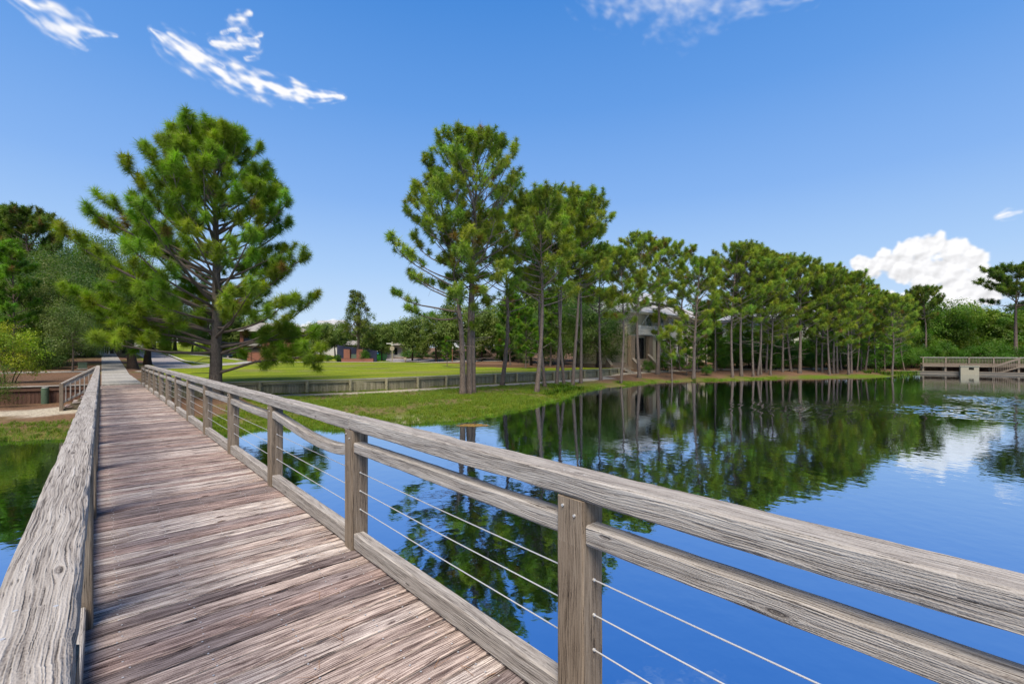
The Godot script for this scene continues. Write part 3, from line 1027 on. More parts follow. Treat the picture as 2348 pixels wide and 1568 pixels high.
func make_ground() -> void:
	var us := steps([[-320, -40, 20], [-40, -8, 2], [-8, 48, 0.4], [48, 96, 1.0], [96, 140, 4], [140, 420, 20]])
	var vs := steps([[-200, -20, 15], [-20, 4, 3], [4, 33, 0.4], [33, 60, 3.0], [60, 140, 8], [140, 420, 20]])
	# the low sheet dips under the raised lawn
	var lowh := func(u: float, v: float) -> float:
		var y := lower(u, v)
		if u < 45.0 and v > wall_v(u) + 0.6:
			y = minf(y, upper(u, v) - 0.45)
		return y
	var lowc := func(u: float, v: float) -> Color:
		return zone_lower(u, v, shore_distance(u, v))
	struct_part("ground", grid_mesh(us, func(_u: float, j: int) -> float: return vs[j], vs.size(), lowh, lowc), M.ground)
	var uu := steps([[-320, -40, 20], [-40, -6, 2], [-6, 45, 0.5]])
	var ts := steps([[0, 12, 0.5], [12, 40, 1.0], [40, 110, 2.5], [110, 380, 15]])
	struct_part("lawn", grid_mesh(uu, func(u: float, j: int) -> float: return wall_v(u) + ts[j], ts.size(), upper, zone_upper), M.ground)

func make_water() -> void:
	# a rectangular grid, finer round the two bubblers whose rings break the mirror
	var spots := [[gp(1850, 938, WL), 3.4], [gp(2110, 938, WL), 3.8], [gp(2330, 925, WL), 3.0], [gp(2230, 912, WL), 2.8]]
	var xs := steps([[-120, 20, 20], [20, 28, 1.0], [28, 62, 0.14], [62, 110, 4]])
	var zs := steps([[-60, -8, 8], [-8, 0, 0.5], [0, 22, 0.14], [22, 46, 4]])
	var h := func(u: float, v: float) -> float:
		var y := WL
		for s in spots:
			var d := Vector2(u - s[0].x, v + s[0].z).length()
			if d < s[1] * 3.2:
				y += 0.016 * sin(d * 8.0 + noise.get_noise_2d(u * 90.0, v * 90.0) * 5.0) * exp(-pow(d / s[1], 2.0))
		return y
	struct_part("water", grid_mesh(xs, func(_u: float, j: int) -> float: return zs[j], zs.size(), h, func(_u: float, _v: float) -> Color: return Color.WHITE), M.water)

func strip(px: Array, lift: float) -> MB:            # quads between pairs of ground points
	var mb := MB.new()
	for i in px.size() - 1:
		var a: Vector3 = px[i][0]; var b: Vector3 = px[i][1]; var c: Vector3 = px[i + 1][1]; var d: Vector3 = px[i + 1][0]
		var n := 6
		for k in n:
			var q := []
			for e in [[float(k) / n, 0], [float(k) / n, 1], [float(k + 1) / n, 1], [float(k + 1) / n, 0]]:
				var p: Vector3 = (a.lerp(d, e[0])) if e[1] == 0 else b.lerp(c, e[0])
				p.y = ground(p.x, -p.z) + lift
				q.append(p)
			if (q[1] - q[0]).cross(q[3] - q[0]).y > 0:
				mb.quad(q[0], q[1], q[2], q[3])
			else:
				mb.quad(q[3], q[2], q[1], q[0])
	return mb

func make_paths() -> void:
	# concrete footpath: slabs one after another
	var path := Node3D.new()
	path.name = "footpath"
	path.set_meta("kind", "structure")
	add_child(path)
	var v := 30.62
	var k := 0
	while v < 128.0:
		var L := 1.55 if v < 60.0 else 3.0
		var y0 := upper(0.8, v); var y1 := upper(0.8, v + L)
		var mb := MB.new()
		var j := rng.randf_range(-0.012, 0.012)
		beam(mb, W(0.78, y0 + 0.0 + j, v + 0.012), W(0.78, y1 + 0.0 + j, v + L - 0.012), 1.56, 0.12, Vector3.UP, 0.01, 1, 0.0, Vector2.ZERO)
		part("slab", mb.mesh(), M.concrete if k % 3 != 1 else M.concrete_dark, path)
		v += L
		k += 1
	# a walk that crosses it and runs to the porch on the left
	var cross := Node3D.new()
	cross.name = "cross_walk"
	cross.set_meta("kind", "structure")
	add_child(cross)
	for i in 8:
		var u := -11.0 + i * 1.36
		var mb := MB.new()
		var y := upper(u, 49.6) + 0.01
		beam(mb, W(u, y, 49.6), W(u + 1.34, y, 49.6), 1.2, 0.1, Vector3.UP, 0.01, 1, 0.0, Vector2.ZERO)
		part("slab", mb.mesh(), M.concrete, cross)
	for i in 2:
		var mb := MB.new()
		var y := upper(2.6, 49.6) + 0.01
		beam(mb, W(1.6 + i * 1.0, y, 49.6), W(2.58 + i * 1.0, y, 49.6), 1.2, 0.1, Vector3.UP, 0.01, 1, 0.0, Vector2.ZERO)
		part("slab", mb.mesh(), M.concrete, cross)
	# street beside the trees, with a kerb on the lawn side, then along the far edge of the lawn
	var st := []
	for q in [[3.9, 7.0, 56.0], [4.0, 7.0, 66.0], [4.0, 7.2, 80.0], [4.0, 7.5, 100.0], [4.0, 7.6, 130.0], [4.0, 7.6, 190.0]]:
		st.append([W(q[0], 0, q[2]), W(q[1], 0, q[2])])
	struct_part("street", strip(st, 0.03).mesh(), M.road)
	var kb := []
	for q in [[8.4, 57.5], [7.6, 61.0], [7.1, 66.0], [7.25, 80.0], [7.55, 100.0], [7.65, 130.0], [7.65, 190.0]]:
		kb.append([W(q[0], 0, q[1]), W(q[0] + 0.28, 0, q[1])])
	struct_part("kerb", strip(kb, 0.14).mesh(), M.kerb)
	var turn := []
	for q in [[3.9, 52.6, 56.2], [7.0, 53.0, 57.2], [12.0, 60.0, 63.5], [17.0, 74.0, 78.0], [24.0, 99.5, 104.0]]:
		turn.append([W(q[0], 0, q[1]), W(q[0], 0, q[2])])
	struct_part("street", strip(turn, 0.034).mesh(), M.concrete)
	var far := []
	for px in [560, 640, 720, 800, 880, 960, 1040, 1100, 1150]:
		var a := ray(px, HZ) * 89.0; var b := ray(px, HZ) * 91.5
		far.append([Vector3(a.x, 0, a.z), Vector3(b.x, 0, b.z)])
	struct_part("pavement", strip(far, 0.05).mesh(), M.kerb)
	var road := []
	for q in [[905, 92, 1160, 92], [890, 96, 1120, 97], [860, 103, 985, 104], [842, 112, 905, 114], [832, 122, 872, 124]]:
		var a: Vector3 = ray(q[0], HZ) * q[1]; var b: Vector3 = ray(q[2], HZ) * q[3]
		road.append([Vector3(a.x, 0, a.z), Vector3(b.x, 0, b.z)])
	struct_part("road", strip(road, 0.04).mesh(), M.road)
	var kerb2 := []
	for q in [[1160, 92.6], [1122, 97.4], [990, 104.4], [910, 114.2], [876, 124]]:
		var a: Vector3 = ray(q[0], HZ) * q[1]; var b: Vector3 = ray(q[0] + 5, HZ) * (q[1] + 0.5)
		kerb2.append([Vector3(a.x, 0, a.z), Vector3(b.x, 0, b.z)])
	struct_part("kerb", strip(kerb2, 0.16).mesh(), M.tan_brick)
	var drive := []
	for q in [[430, 74, 500, 78], [452, 86, 545, 90], [470, 96, 575, 98]]:
		var a: Vector3 = ray(q[0], HZ) * q[1]; var b: Vector3 = ray(q[2], HZ) * q[3]
		drive.append([Vector3(a.x, 0, a.z), Vector3(b.x, 0, b.z)])
	struct_part("driveway", strip(drive, 0.045).mesh(), M.concrete)

# ---------------------------------------------------------------- the boardwalk we stand on
func post_v(k: int) -> float:
	return 1.29 + 2.375 * k

func make_boardwalk() -> void:
	var b := thing("boardwalk", "weathered grey timber boardwalk with cable railings crossing the pond to the lawn", "boardwalk")
	# deck boards: ten meshes shared between all
	var kinds := []
	for k in 12:
		var mb := MB.new()
		beam(mb, Vector3(-0.93, 0, 0), Vector3(0.93, 0, 0), 0.1285, 0.038, Vector3.UP, 0.006, 26, 0.004, Vector2(rng.randf(), k / 12.0), 100 + k)
		kinds.append(mb.mesh())
	var v := -3.4
	while v < 30.55:
		var xf := Transform3D(Basis(Vector3.UP, rng.randf_range(-0.0022, 0.0022)) * Basis(Vector3.RIGHT, rng.randf_range(-0.012, 0.012)), W(0.735 + rng.randf_range(-0.012, 0.012), -0.019 + rng.randf_range(-0.005, 0.002), v))
		if rng.randf() < 0.5:
			xf.basis = xf.basis * Basis(Vector3.UP, PI)
		part("deck_board", kinds[rng.randi() % 12], M.deck[rng.randi() % 6], b, xf)
		v += 0.1445
	# nail heads in rows over the joists
	var nm := MB.new()
	v = -1.0
	while v < 12.0:
		for u in [0.08, 0.42, 0.80, 1.18, 1.42]:
			for s in [-0.037, 0.037]:
				var p := W(u + rng.randfn() * 0.012, 0.0035, v + s + rng.randfn() * 0.006)
				for k in 6:
					var a0 := TAU * k / 6; var a1 := TAU * (k + 1) / 6
					nm.tri(p, p + Vector3(cos(a1), 0, sin(a1)) * 0.0055, p + Vector3(cos(a0), 0, sin(a0)) * 0.0055, Vector3.UP, Vector3.UP, Vector3.UP)
		v += 0.1445
	var nails := part("nail_heads", nm.mesh(), M.bolt, b)
	nails.set_meta("kind", "stuff")
	# bearers and piles under the deck
	for u in [-0.12, 0.74, 1.57]:
		timber("bearer", b, W(u, -0.17, -3.4), W(u, -0.17, 30.4), 0.10, 0.24, Vector3.UP, M.pile)
	for k in range(-1, 13, 2):
		for u in [-0.12, 1.57]:
			cyl("pile", b, W(u, -3.0, post_v(k) - 0.2), W(u, -0.29, post_v(k) - 0.2), 0.13, M.pile)
	# right railing: posts, top rail, middle rail, kick board, three cables
	var ur := 1.57
	for k in range(-2, 13):
		timber("post", b, W(ur, -0.30, post_v(k)), W(ur, 0.965, post_v(k)), 0.14, 0.15, Vector3.FORWARD, M.post, 0.008, 10, 0.002)
	for k in range(-2, 12):
		var v0 := post_v(k) + 0.076; var v1 := post_v(k + 1) - 0.076
		var bow := Vector3.ZERO
		if k == 1:
			sagging_rail(b, ur, v0, v1)
		else:
			timber("middle_rail", b, W(ur - 0.01, 0.83 + rng.randf_range(-0.01, 0.01), v0), W(ur - 0.01, 0.83 + rng.randf_range(-0.01, 0.01), v1), 0.088, 0.088, Vector3.UP, M.rail, 0.009, 24, 0.004, Vector3(0, rng.randf_range(-0.015, 0.004), 0))
		timber("kick_board", b, W(ur - 0.01, 0.072, v0), W(ur - 0.01, 0.072, v1), 0.088, 0.125, Vector3.UP, M.rail, 0.007, 20, 0.003)
	for k in range(-2, 12, 2):
		var v0 := post_v(k - 1) + 0.004; var v1 := post_v(k + 1) - 0.004
		timber("top_rail", b, W(ur, 1.017 + rng.randf_range(-0.004, 0.004), v0), W(ur, 1.017 + rng.randf_range(-0.004, 0.004), v1), 0.142, 0.104, Vector3.UP, M.rail, 0.009, 130, 0.006)
	for y in [0.62, 0.47, 0.32]:
		for k in range(-2, 12):
			var sag := Vector3(0, -0.004, 0)
			var mb := MB.new()
			var a := W(ur, y, post_v(k) + 0.07); var c := W(ur, y, post_v(k + 1) - 0.07)
			tube(mb, PackedVector3Array([a, a.lerp(c, 0.5) + sag, c]), PackedFloat32Array([0.0034, 0.0034, 0.0034]), 8)
			part("cable", mb.mesh(), M.cable, b)
			if k < 6:
				cyl("ferrule", b, W(ur, y, post_v(k + 1) - 0.082), W(ur, y, post_v(k + 1) - 0.07), 0.007, M.bolt, 8)
				cyl("ferrule", b, W(ur, y, post_v(k) + 0.074), W(ur, y, post_v(k) + 0.086), 0.007, M.bolt, 8)
	for k in range(-1, 6):
		for e in [[0.90, -0.03], [0.93, 0.035]]:
			cyl("bolt", b, W(1.5, e[0], post_v(k) + e[1]), W(1.492, e[0], post_v(k) + e[1]), 0.006, M.bolt, 8)
		for e in [[-0.03, -0.05], [0.035, 0.04], [-0.025, 0.07]]:
			cyl("screw", b, W(ur + e[0], 1.064, post_v(k) + e[1]), W(ur + e[0], 1.0695, post_v(k) + e[1]), 0.0045, M.bolt, 6)
			cyl("screw", b, W(-0.105 + e[0], 1.064, post_v(k) + e[1]), W(-0.105 + e[0], 1.0695, post_v(k) + e[1]), 0.0045, M.bolt, 6)
	# left railing
	var ul := -0.105
	for k in range(-2, 12):
		timber("post", b, W(ul, -0.30, post_v(k)), W(ul, 0.965, post_v(k)), 0.14, 0.135, Vector3.FORWARD, M.post, 0.008, 10, 0.002)
	for k in range(-2, 11):
		var v0 := post_v(k) + 0.076; var v1 := post_v(k + 1) - 0.076
		timber("middle_rail", b, W(ul, 0.83, v0), W(ul, 0.83, v1), 0.088, 0.088, Vector3.UP, M.rail, 0.009, 16, 0.004)
		timber("kick_board", b, W(ul - 0.005, 0.072, v0), W(ul - 0.005, 0.072, v1), 0.088, 0.125, Vector3.UP, M.rail, 0.007, 12, 0.003)
		for y in [0.62, 0.47, 0.32]:
			cyl("cable", b, W(ul, y, v0), W(ul, y, v1), 0.0034, M.cable, 6)
	for k in range(-2, 12, 2):
		var v0 := post_v(k - 1) + 0.006; var v1 := minf(post_v(k + 1) - 0.006, 27.6)
		timber("top_rail", b, W(ul, 1.017 + rng.randf_range(-0.006, 0.006), v0), W(ul + rng.randf_range(-0.004, 0.004), 1.017 + rng.randf_range(-0.006, 0.006), v1), 0.135, 0.104, Vector3.UP, M.rail, 0.010, 130, 0.008)
	# steps down to the sand on the left, with a sloping handrail and balusters
	var t0 := W(-0.18, 1.0, 27.55); var t1 := W(-1.28, 0.30, 27.3)
	timber("stair_rail", b, t0, t1, 0.15, 0.06, Vector3.UP, M.rail, 0.008, 12, 0.004)
	timber("stair_rail", b, t0 + Vector3(0, -0.14, 0), t1 + Vector3(0, -0.14, 0), 0.04, 0.14, Vector3.UP, M.rail, 0.006, 8, 0.003)
	timber("stair_rail", b, t0 + Vector3(0, -0.82, 0), t1 + Vector3(0, -0.82, 0), 0.04, 0.10, Vector3.UP, M.rail, 0.006, 8, 0.003)
	timber("newel_post", b, W(-1.27, -1.05, 27.3), W(-1.27, 0.33, 27.3), 0.13, 0.13, Vector3.FORWARD, M.post, 0.008, 6, 0.003)
	for i in 7:
		var q := t0.lerp(t1, (i + 0.6) / 7.6)
		timber("baluster", b, q + Vector3(0, -0.84, 0.045), q + Vector3(0, -0.14, 0.045), 0.04, 0.04, Vector3.FORWARD, M.rail, 0.004)
	for i in 5:
		timber("stair_tread", b, W(-0.30 - i * 0.25, -0.16 - i * 0.18, 27.35), W(-0.30 - i * 0.25, -0.16 - i * 0.18, 28.6), 0.27, 0.04, Vector3.UP, M.deck[i], 0.004)
	timber("stringer", b, W(-0.2, -0.2, 27.42), W(-1.4, -1.05, 27.42), 0.05, 0.25, Vector3.UP, M.pile)
	timber("stringer", b, W(-0.2, -0.2, 28.55), W(-1.4, -1.05, 28.55), 0.05, 0.25, Vector3.UP, M.pile)
	# loose brown pine needles on the boards
	var lm := MB.new()
	for i in 260:
		var p := W(rng.randf_range(0.02, 1.48), 0.0035, 0.6 + pow(rng.randf(), 1.4) * 26.0)
		for j in 1 + rng.randi() % 2:
			var an := rng.randf() * TAU
			var d := Vector3(cos(an), 0, sin(an)) * rng.randf_range(0.06, 0.11)
			var s := Vector3(-sin(an), 0, cos(an)) * 0.0011
			lm.quad(p - s, p + s, p + d + s, p + d - s)
	var needles := part("pine_needle_litter", lm.mesh(), M.litter, b)
	needles.set_meta("kind", "stuff")

func sagging_rail(b: Node3D, ur: float, v0: float, v1: float) -> void:
	# one middle rail has slipped and curved: high at its far end, low towards us
	var mb := MB.new()
	var n := 18
	var prev := W(ur - 0.01, 0.79, v0)
	var uo := Vector2(rng.randf(), rng.randf())
	for i in n:
		var t := float(i + 1) / n
		var y := lerpf(0.79, 0.86, t) - 0.075 * sin(pow(t, 0.75) * PI) * (1.0 - t * 0.35)
		var q := W(ur - 0.01, y, lerpf(v0, v1, t))
		beam(mb, prev, q + (q - prev) * 0.02, 0.088, 0.088, Vector3.UP, 0.009, 1, 0.0, uo + Vector2(t, 0), 7)
		prev = q
	part("middle_rail", mb.mesh(), M.rail, b)

# ---------------------------------------------------------------- timber bulkheads
func make_bulkheads() -> void:
	var w := thing("bulkhead", "low olive-green timber bulkhead with round-topped posts holding up the lawn", "retaining wall")
	var board := []
	for k in 3:
		var mb := MB.new()
		beam(mb, Vector3(0, -0.62, 0), Vector3(0, 0.44, 0), 0.136, 0.04, Vector3.BACK, 0.004, 1, 0.0, Vector2(k * 0.3, k * 0.37))
		board.append(mb.mesh())
	var u := 1.95
	var n := 0
	while u < 43.6 and n < 300:
		var p := W(u, -0.52, wall_v(u) - 0.06)
		var dv := (wall_v(u + 0.2) - wall_v(u - 0.2)) / 0.4
		part("board", board[n % 3], M.bulk[rng.randi() % 3], w, Transform3D(Basis(Vector3.UP, atan(dv)), p))
		u += 0.141
		n += 1
	u = 2.0
	while u < 43.0:
		var e := minf(u + 2.38, 43.6)
		var a := W(u, -0.02, wall_v(u) - 0.07); var c := W(e, -0.02, wall_v(e) - 0.07)
		timber("cap", w, a, c, 0.26, 0.05, Vector3.UP, M.rail, 0.006, 4, 0.002)
		timber("waler", w, a + Vector3(0, -0.12, 0.08), c + Vector3(0, -0.12, 0.08), 0.05, 0.14, Vector3.UP, M.bulk[1], 0.006)
		cyl("post", w, W(u, -1.3, wall_v(u) - 0.25), W(u, -0.05, wall_v(u) - 0.25), 0.10, M.bulk[0], 10)
		u += 2.38
	var l := thing("bulkhead", "low dark red-brown timber bulkhead beside the steps and sand", "retaining wall")
	u = -14.0
	while u < -0.35:
		var p := W(u, -0.45, wall_v(u) - 0.06)
		part("board", board[rng.randi() % 3], M.bulk_dark[rng.randi() % 2], l, Transform3D(Basis(Vector3.UP, -0.1), p))
		u += 0.141
	u = -14.0
	while u < -0.5:
		var e := minf(u + 2.4, -0.35)
		timber("cap", l, W(u, 0.03, wall_v(u) - 0.08), W(e, 0.03, wall_v(e) - 0.08), 0.26, 0.05, Vector3.UP, M.rail, 0.006, 4, 0.002)
		timber("waler", l, W(u, -0.11, wall_v(u) - 0.13), W(e, -0.11, wall_v(e) - 0.13), 0.05, 0.16, Vector3.UP, M.bulk_dark[0], 0.006)
		u += 2.4
	var pp := gt(96, 932)
	var pile := thing("mooring_post", "squat green-stained round post in front of the dark bulkhead", "post", W(pp.x, -0.9, wall_v(pp.x) - 0.35))
	cyl("shaft", pile, Vector3(0, -0.3, 0), Vector3(0, 0.86, 0), 0.14, M.pile_green, 12)
	cyl("cap", pile, Vector3(0, 0.86, 0), Vector3(0, 0.89, 0), 0.12, M.sign_grey, 12)

# ---------------------------------------------------------------- pines
func make_hero_pine() -> void:
	var base := on_ground(493, 24.3)
	var k := 24.3 / F
	var H := (HZ - 292.0) * k + CAM_Y - base.y
	var lf := []; var rt := []
	for e in [[0.06, 40, 110], [0.12, 90, 215], [0.2, 225, 235], [0.27, 275, 235], [0.42, 300, 235], [0.5, 290, 225], [0.6, 250, 185], [0.72, 195, 160], [0.82, 145, 135], [0.9, 105, 105], [0.96, 72, 72], [1.0, 42, 42]]:
		lf.append([e[0], e[1] * k]); rt.append([e[0], e[2] * k])
	pine("pine_tree", "large full-crowned pine with branches almost to the ground beside the boardwalk's end", "", base, {
		"H": H, "r0": 0.33, "cs": 0.15, "left": lf, "right": rt, "nb": 112, "tufts": needle_hi, "ts": 1.42, "tpm": 1.45, "spread": 0.85, "el0": 0.0, "el1": 1.05, "bare": 0.42,
		"seed": 501, "col": Color(0.185, 0.270, 0.022), "bark": M.bark_grey, "stubs": 6,
		"limbs": [[0.09, 5.5, 2.3, 0.4, 30, 1.0], [0.16, 4.6, 3.4, -0.6, 14, 0.9], [0.2, -5.3, 4.3, 0.6, 30, 1.3], [0.24, -2.4, 4.2, 2.4, 20, 1.1], [0.3, -4.0, 6.0, 2.0, 20, 1.2], [0.17, -4.2, 3.3, -0.5, 14, 1.0]]})

func mid_pine(px: float, py: float, top: float, cs: float, rad: float, r0: float, seed_: int, label: String, group := "", lean_px := 0.0, extra := {}) -> Node3D:
	var p := gt(px, py)
	var z := depth_of(p)
	var H := (HZ - top - 18.0) * z / F + CAM_Y - p.y
	var o := {"H": H, "r0": r0 * 0.88, "cs": cs, "nb": 46, "tufts": needle_mid, "ts": 1.15, "tpm": 2.1, "seed": seed_, "col": Color(0.205, 0.272, 0.036), "stubs": 7, "el0": 0.12, "el1": 1.05, "bare": 0.5,
		"lean": rgt * (lean_px * z / F / H)}
	o.left = [[cs, rad * 0.75], [lerpf(cs, 1.0, 0.25), rad], [lerpf(cs, 1.0, 0.6), rad * 0.95], [0.9, rad * 0.85], [1.0, rad * 0.42]]
	o.right = o.left
	o.merge(extra, true)
	return pine("pine_tree", label, group, p, o)

func make_bank_pines() -> void:
	# the clump of three trunks
	var k := 27.2 / F
	mid_pine(1075, 903, 296, 0.40, 4.2, 0.235, 601, "tallest pine, middle trunk of the tight clump of three on the grassy bank", "", 20, {"nb": 60, "left": [[0.36, 1.2], [0.5, 2.0], [0.62, 2.8], [0.75, 3.5], [0.88, 3.7], [0.96, 3.1], [1.0, 1.8]], "right": [[0.36, 1.6], [0.5, 2.8], [0.62, 4.4], [0.75, 4.2], [0.88, 3.7], [0.96, 3.0], [1.0, 1.7]], "el1": 1.05, "el0": 0.35, "tpm": 2.0})
	mid_pine(1061, 905, 385, 0.30, 4.2, 0.22, 602, "pine leaning out over the lawn, lower trunk of the tight clump of three", "", -48, {"nb": 52, "el0": -0.02, "left": [[0.28, 5.0], [0.42, 5.0], [0.6, 4.6], [0.8, 3.5], [0.92, 2.4], [1.0, 1.0]], "right": [[0.28, 1.0], [0.5, 1.3], [0.8, 1.8], [1.0, 0.9]]})
	mid_pine(1085, 902, 470, 0.45, 2.4, 0.20, 603, "slimmest pine, nearest the water in the tight clump of three", "", 0, {"nb": 26})
	var solo := [
		[1151, 884, 470, 0.42, 3.4, 0.20, 10.0, "forked bare-limbed pine standing alone between the three-trunk clump and the twin pines"],
		[1230.5, 900.6, 425, 0.42, 3.0, 0.19, 14.0, "straight scaly pine at the water's edge beside the green reed clump"],
		[1250, 887, 440, 0.5, 2.6, 0.16, -14.0, "slender pine crossing behind the straight one by the reed clump"],
		[1276, 883, 416, 0.45, 3.1, 0.16, 14.0, "upright pine, one of a close pair behind the reed clump"],
		[1294, 883, 440, 0.52, 2.6, 0.15, -16.0, "pine leaning into its neighbour behind the reed clump"],
		[1313, 885.7, 428, 0.46, 3.0, 0.17, 28.0, "pine slanting away from the reed clump, its foot on pale sand"],
		[1332, 879, 450, 0.5, 2.7, 0.16, -4.0, "pine with spreading roots where the sand path meets the pond"],
		[1378, 872, 546, 0.45, 2.6, 0.17, -4.0, "short-crowned pine before the end of the bulkhead"],
		[1424, 879, 552, 0.42, 2.3, 0.14, 4.0, "thin pale pine rooted at the water line before the house steps"],
		[1467, 866.8, 516, 0.42, 3.1, 0.21, 0.0, "stout dark pine in front of the cream house's brick steps"],
		[1508.6, 858.6, 532, 0.46, 3.8, 0.25, 4.0, "stout dark pine before the cream house's porch"],
		[1591, 869.5, 572, 0.25, 2.9, 0.22, 14.0, "bushy low-branched pine at the water in front of the siding wall"],
		[1680.6, 865.4, 540, 0.36, 3.0, 0.17, 6.0, "pine on the mulch bank just past the cream house"],
		[1701, 862.7, 552, 0.40, 3.0, 0.20, 6.0, "pine with a thick foot on the mulch bank past the cream house"],
		[1834.6, 855.8, 574, 0.34, 3.6, 0.24, 2.0, "thick-trunked pine in front of the white house's balcony"],
		[2045.7, 861, 658, 0.32, 2.4, 0.14, 0.0, "thin grey pine standing in the reeds by the far boardwalk"]]
	var i := 0
	for s in solo:
		mid_pine(s[0], s[1], s[2], s[3], s[4], s[5], 620 + i, s[7], "pines along the pond bank", s[6], {"nb": 46 + (i * 5) % 11})
		i += 1
	# small crooked one in the shallows
	mid_pine(1541.7, 874, 735, 0.35, 1.5, 0.09, 660, "small crooked pine growing at the water line", "", -6, {"nb": 18, "stubs": 5})
	# slim clustered pines further along the bank: three kinds, copied
	var kinds := []
	for s in [[1728, 863, 556, 671, 0.34, 2.7, 2], [1903, 858.6, 598, 672, 0.28, 3.0, -8], [1767, 861, 566, 673, 0.24, 2.6, 9], [1738, 862, 540, 674, 0.37, 3.2, -6], [1947, 859, 605, 675, 0.20, 3.3, 6]]:
		kinds.append(mid_pine(s[0], s[1], s[2], s[4], s[5], 0.15, s[3], "slim grey pine in the close-set row on the far mulch bank", "slim pines in the far row", s[6], {"nb": 38 + s[3] % 5 * 3}))
	var tops := [556.0, 598.0, 566.0, 540.0, 605.0]
	var far_spots := [[1746, 860, 560], [1757, 853, 575], [1912, 857, 602], [1921, 856, 612], [1886, 853, 585], [1872, 853, 592], [1953, 856, 620], [1985, 852, 640], [1966, 853, 618], [1795, 853, 562], [1640, 853, 590], [1815, 852, 590], [2010, 854, 650], [2075, 850, 668], [1560, 850, 548]]
	i = 0
	for s in far_spots:
		var p := gt(s[0], s[1])
		var z := depth_of(p)
		var H: float = (HZ - s[2]) * z / F + CAM_Y - p.y
		var src: Node3D = kinds[i % 5]
		var h0: float = (HZ - tops[i % 5]) * depth_of(src.position) / F + CAM_Y - src.position.y
		var q := H / h0
		var wide := q * (0.85 + 0.1 * (i % 4))
		var twin := copy_of(src, p, i * 1.7, Vector3(wide, q, wide))
		twin.rotate_object_local(Vector3.RIGHT, 0.035 * sin(i * 2.1))
		i += 1

# ---------------------------------------------------------------- other trees
func put(src: Node3D, h0: float, px: float, z: float, top: float, turn: float, wide := 1.0, label := "", group := "") -> Node3D:
	var p := on_ground(px, z)
	var H := (HZ - top) * z / F + CAM_Y - p.y
	var q := H / h0
	return copy_of(src, p, turn, Vector3(q * wide, q, q * wide), label, group)

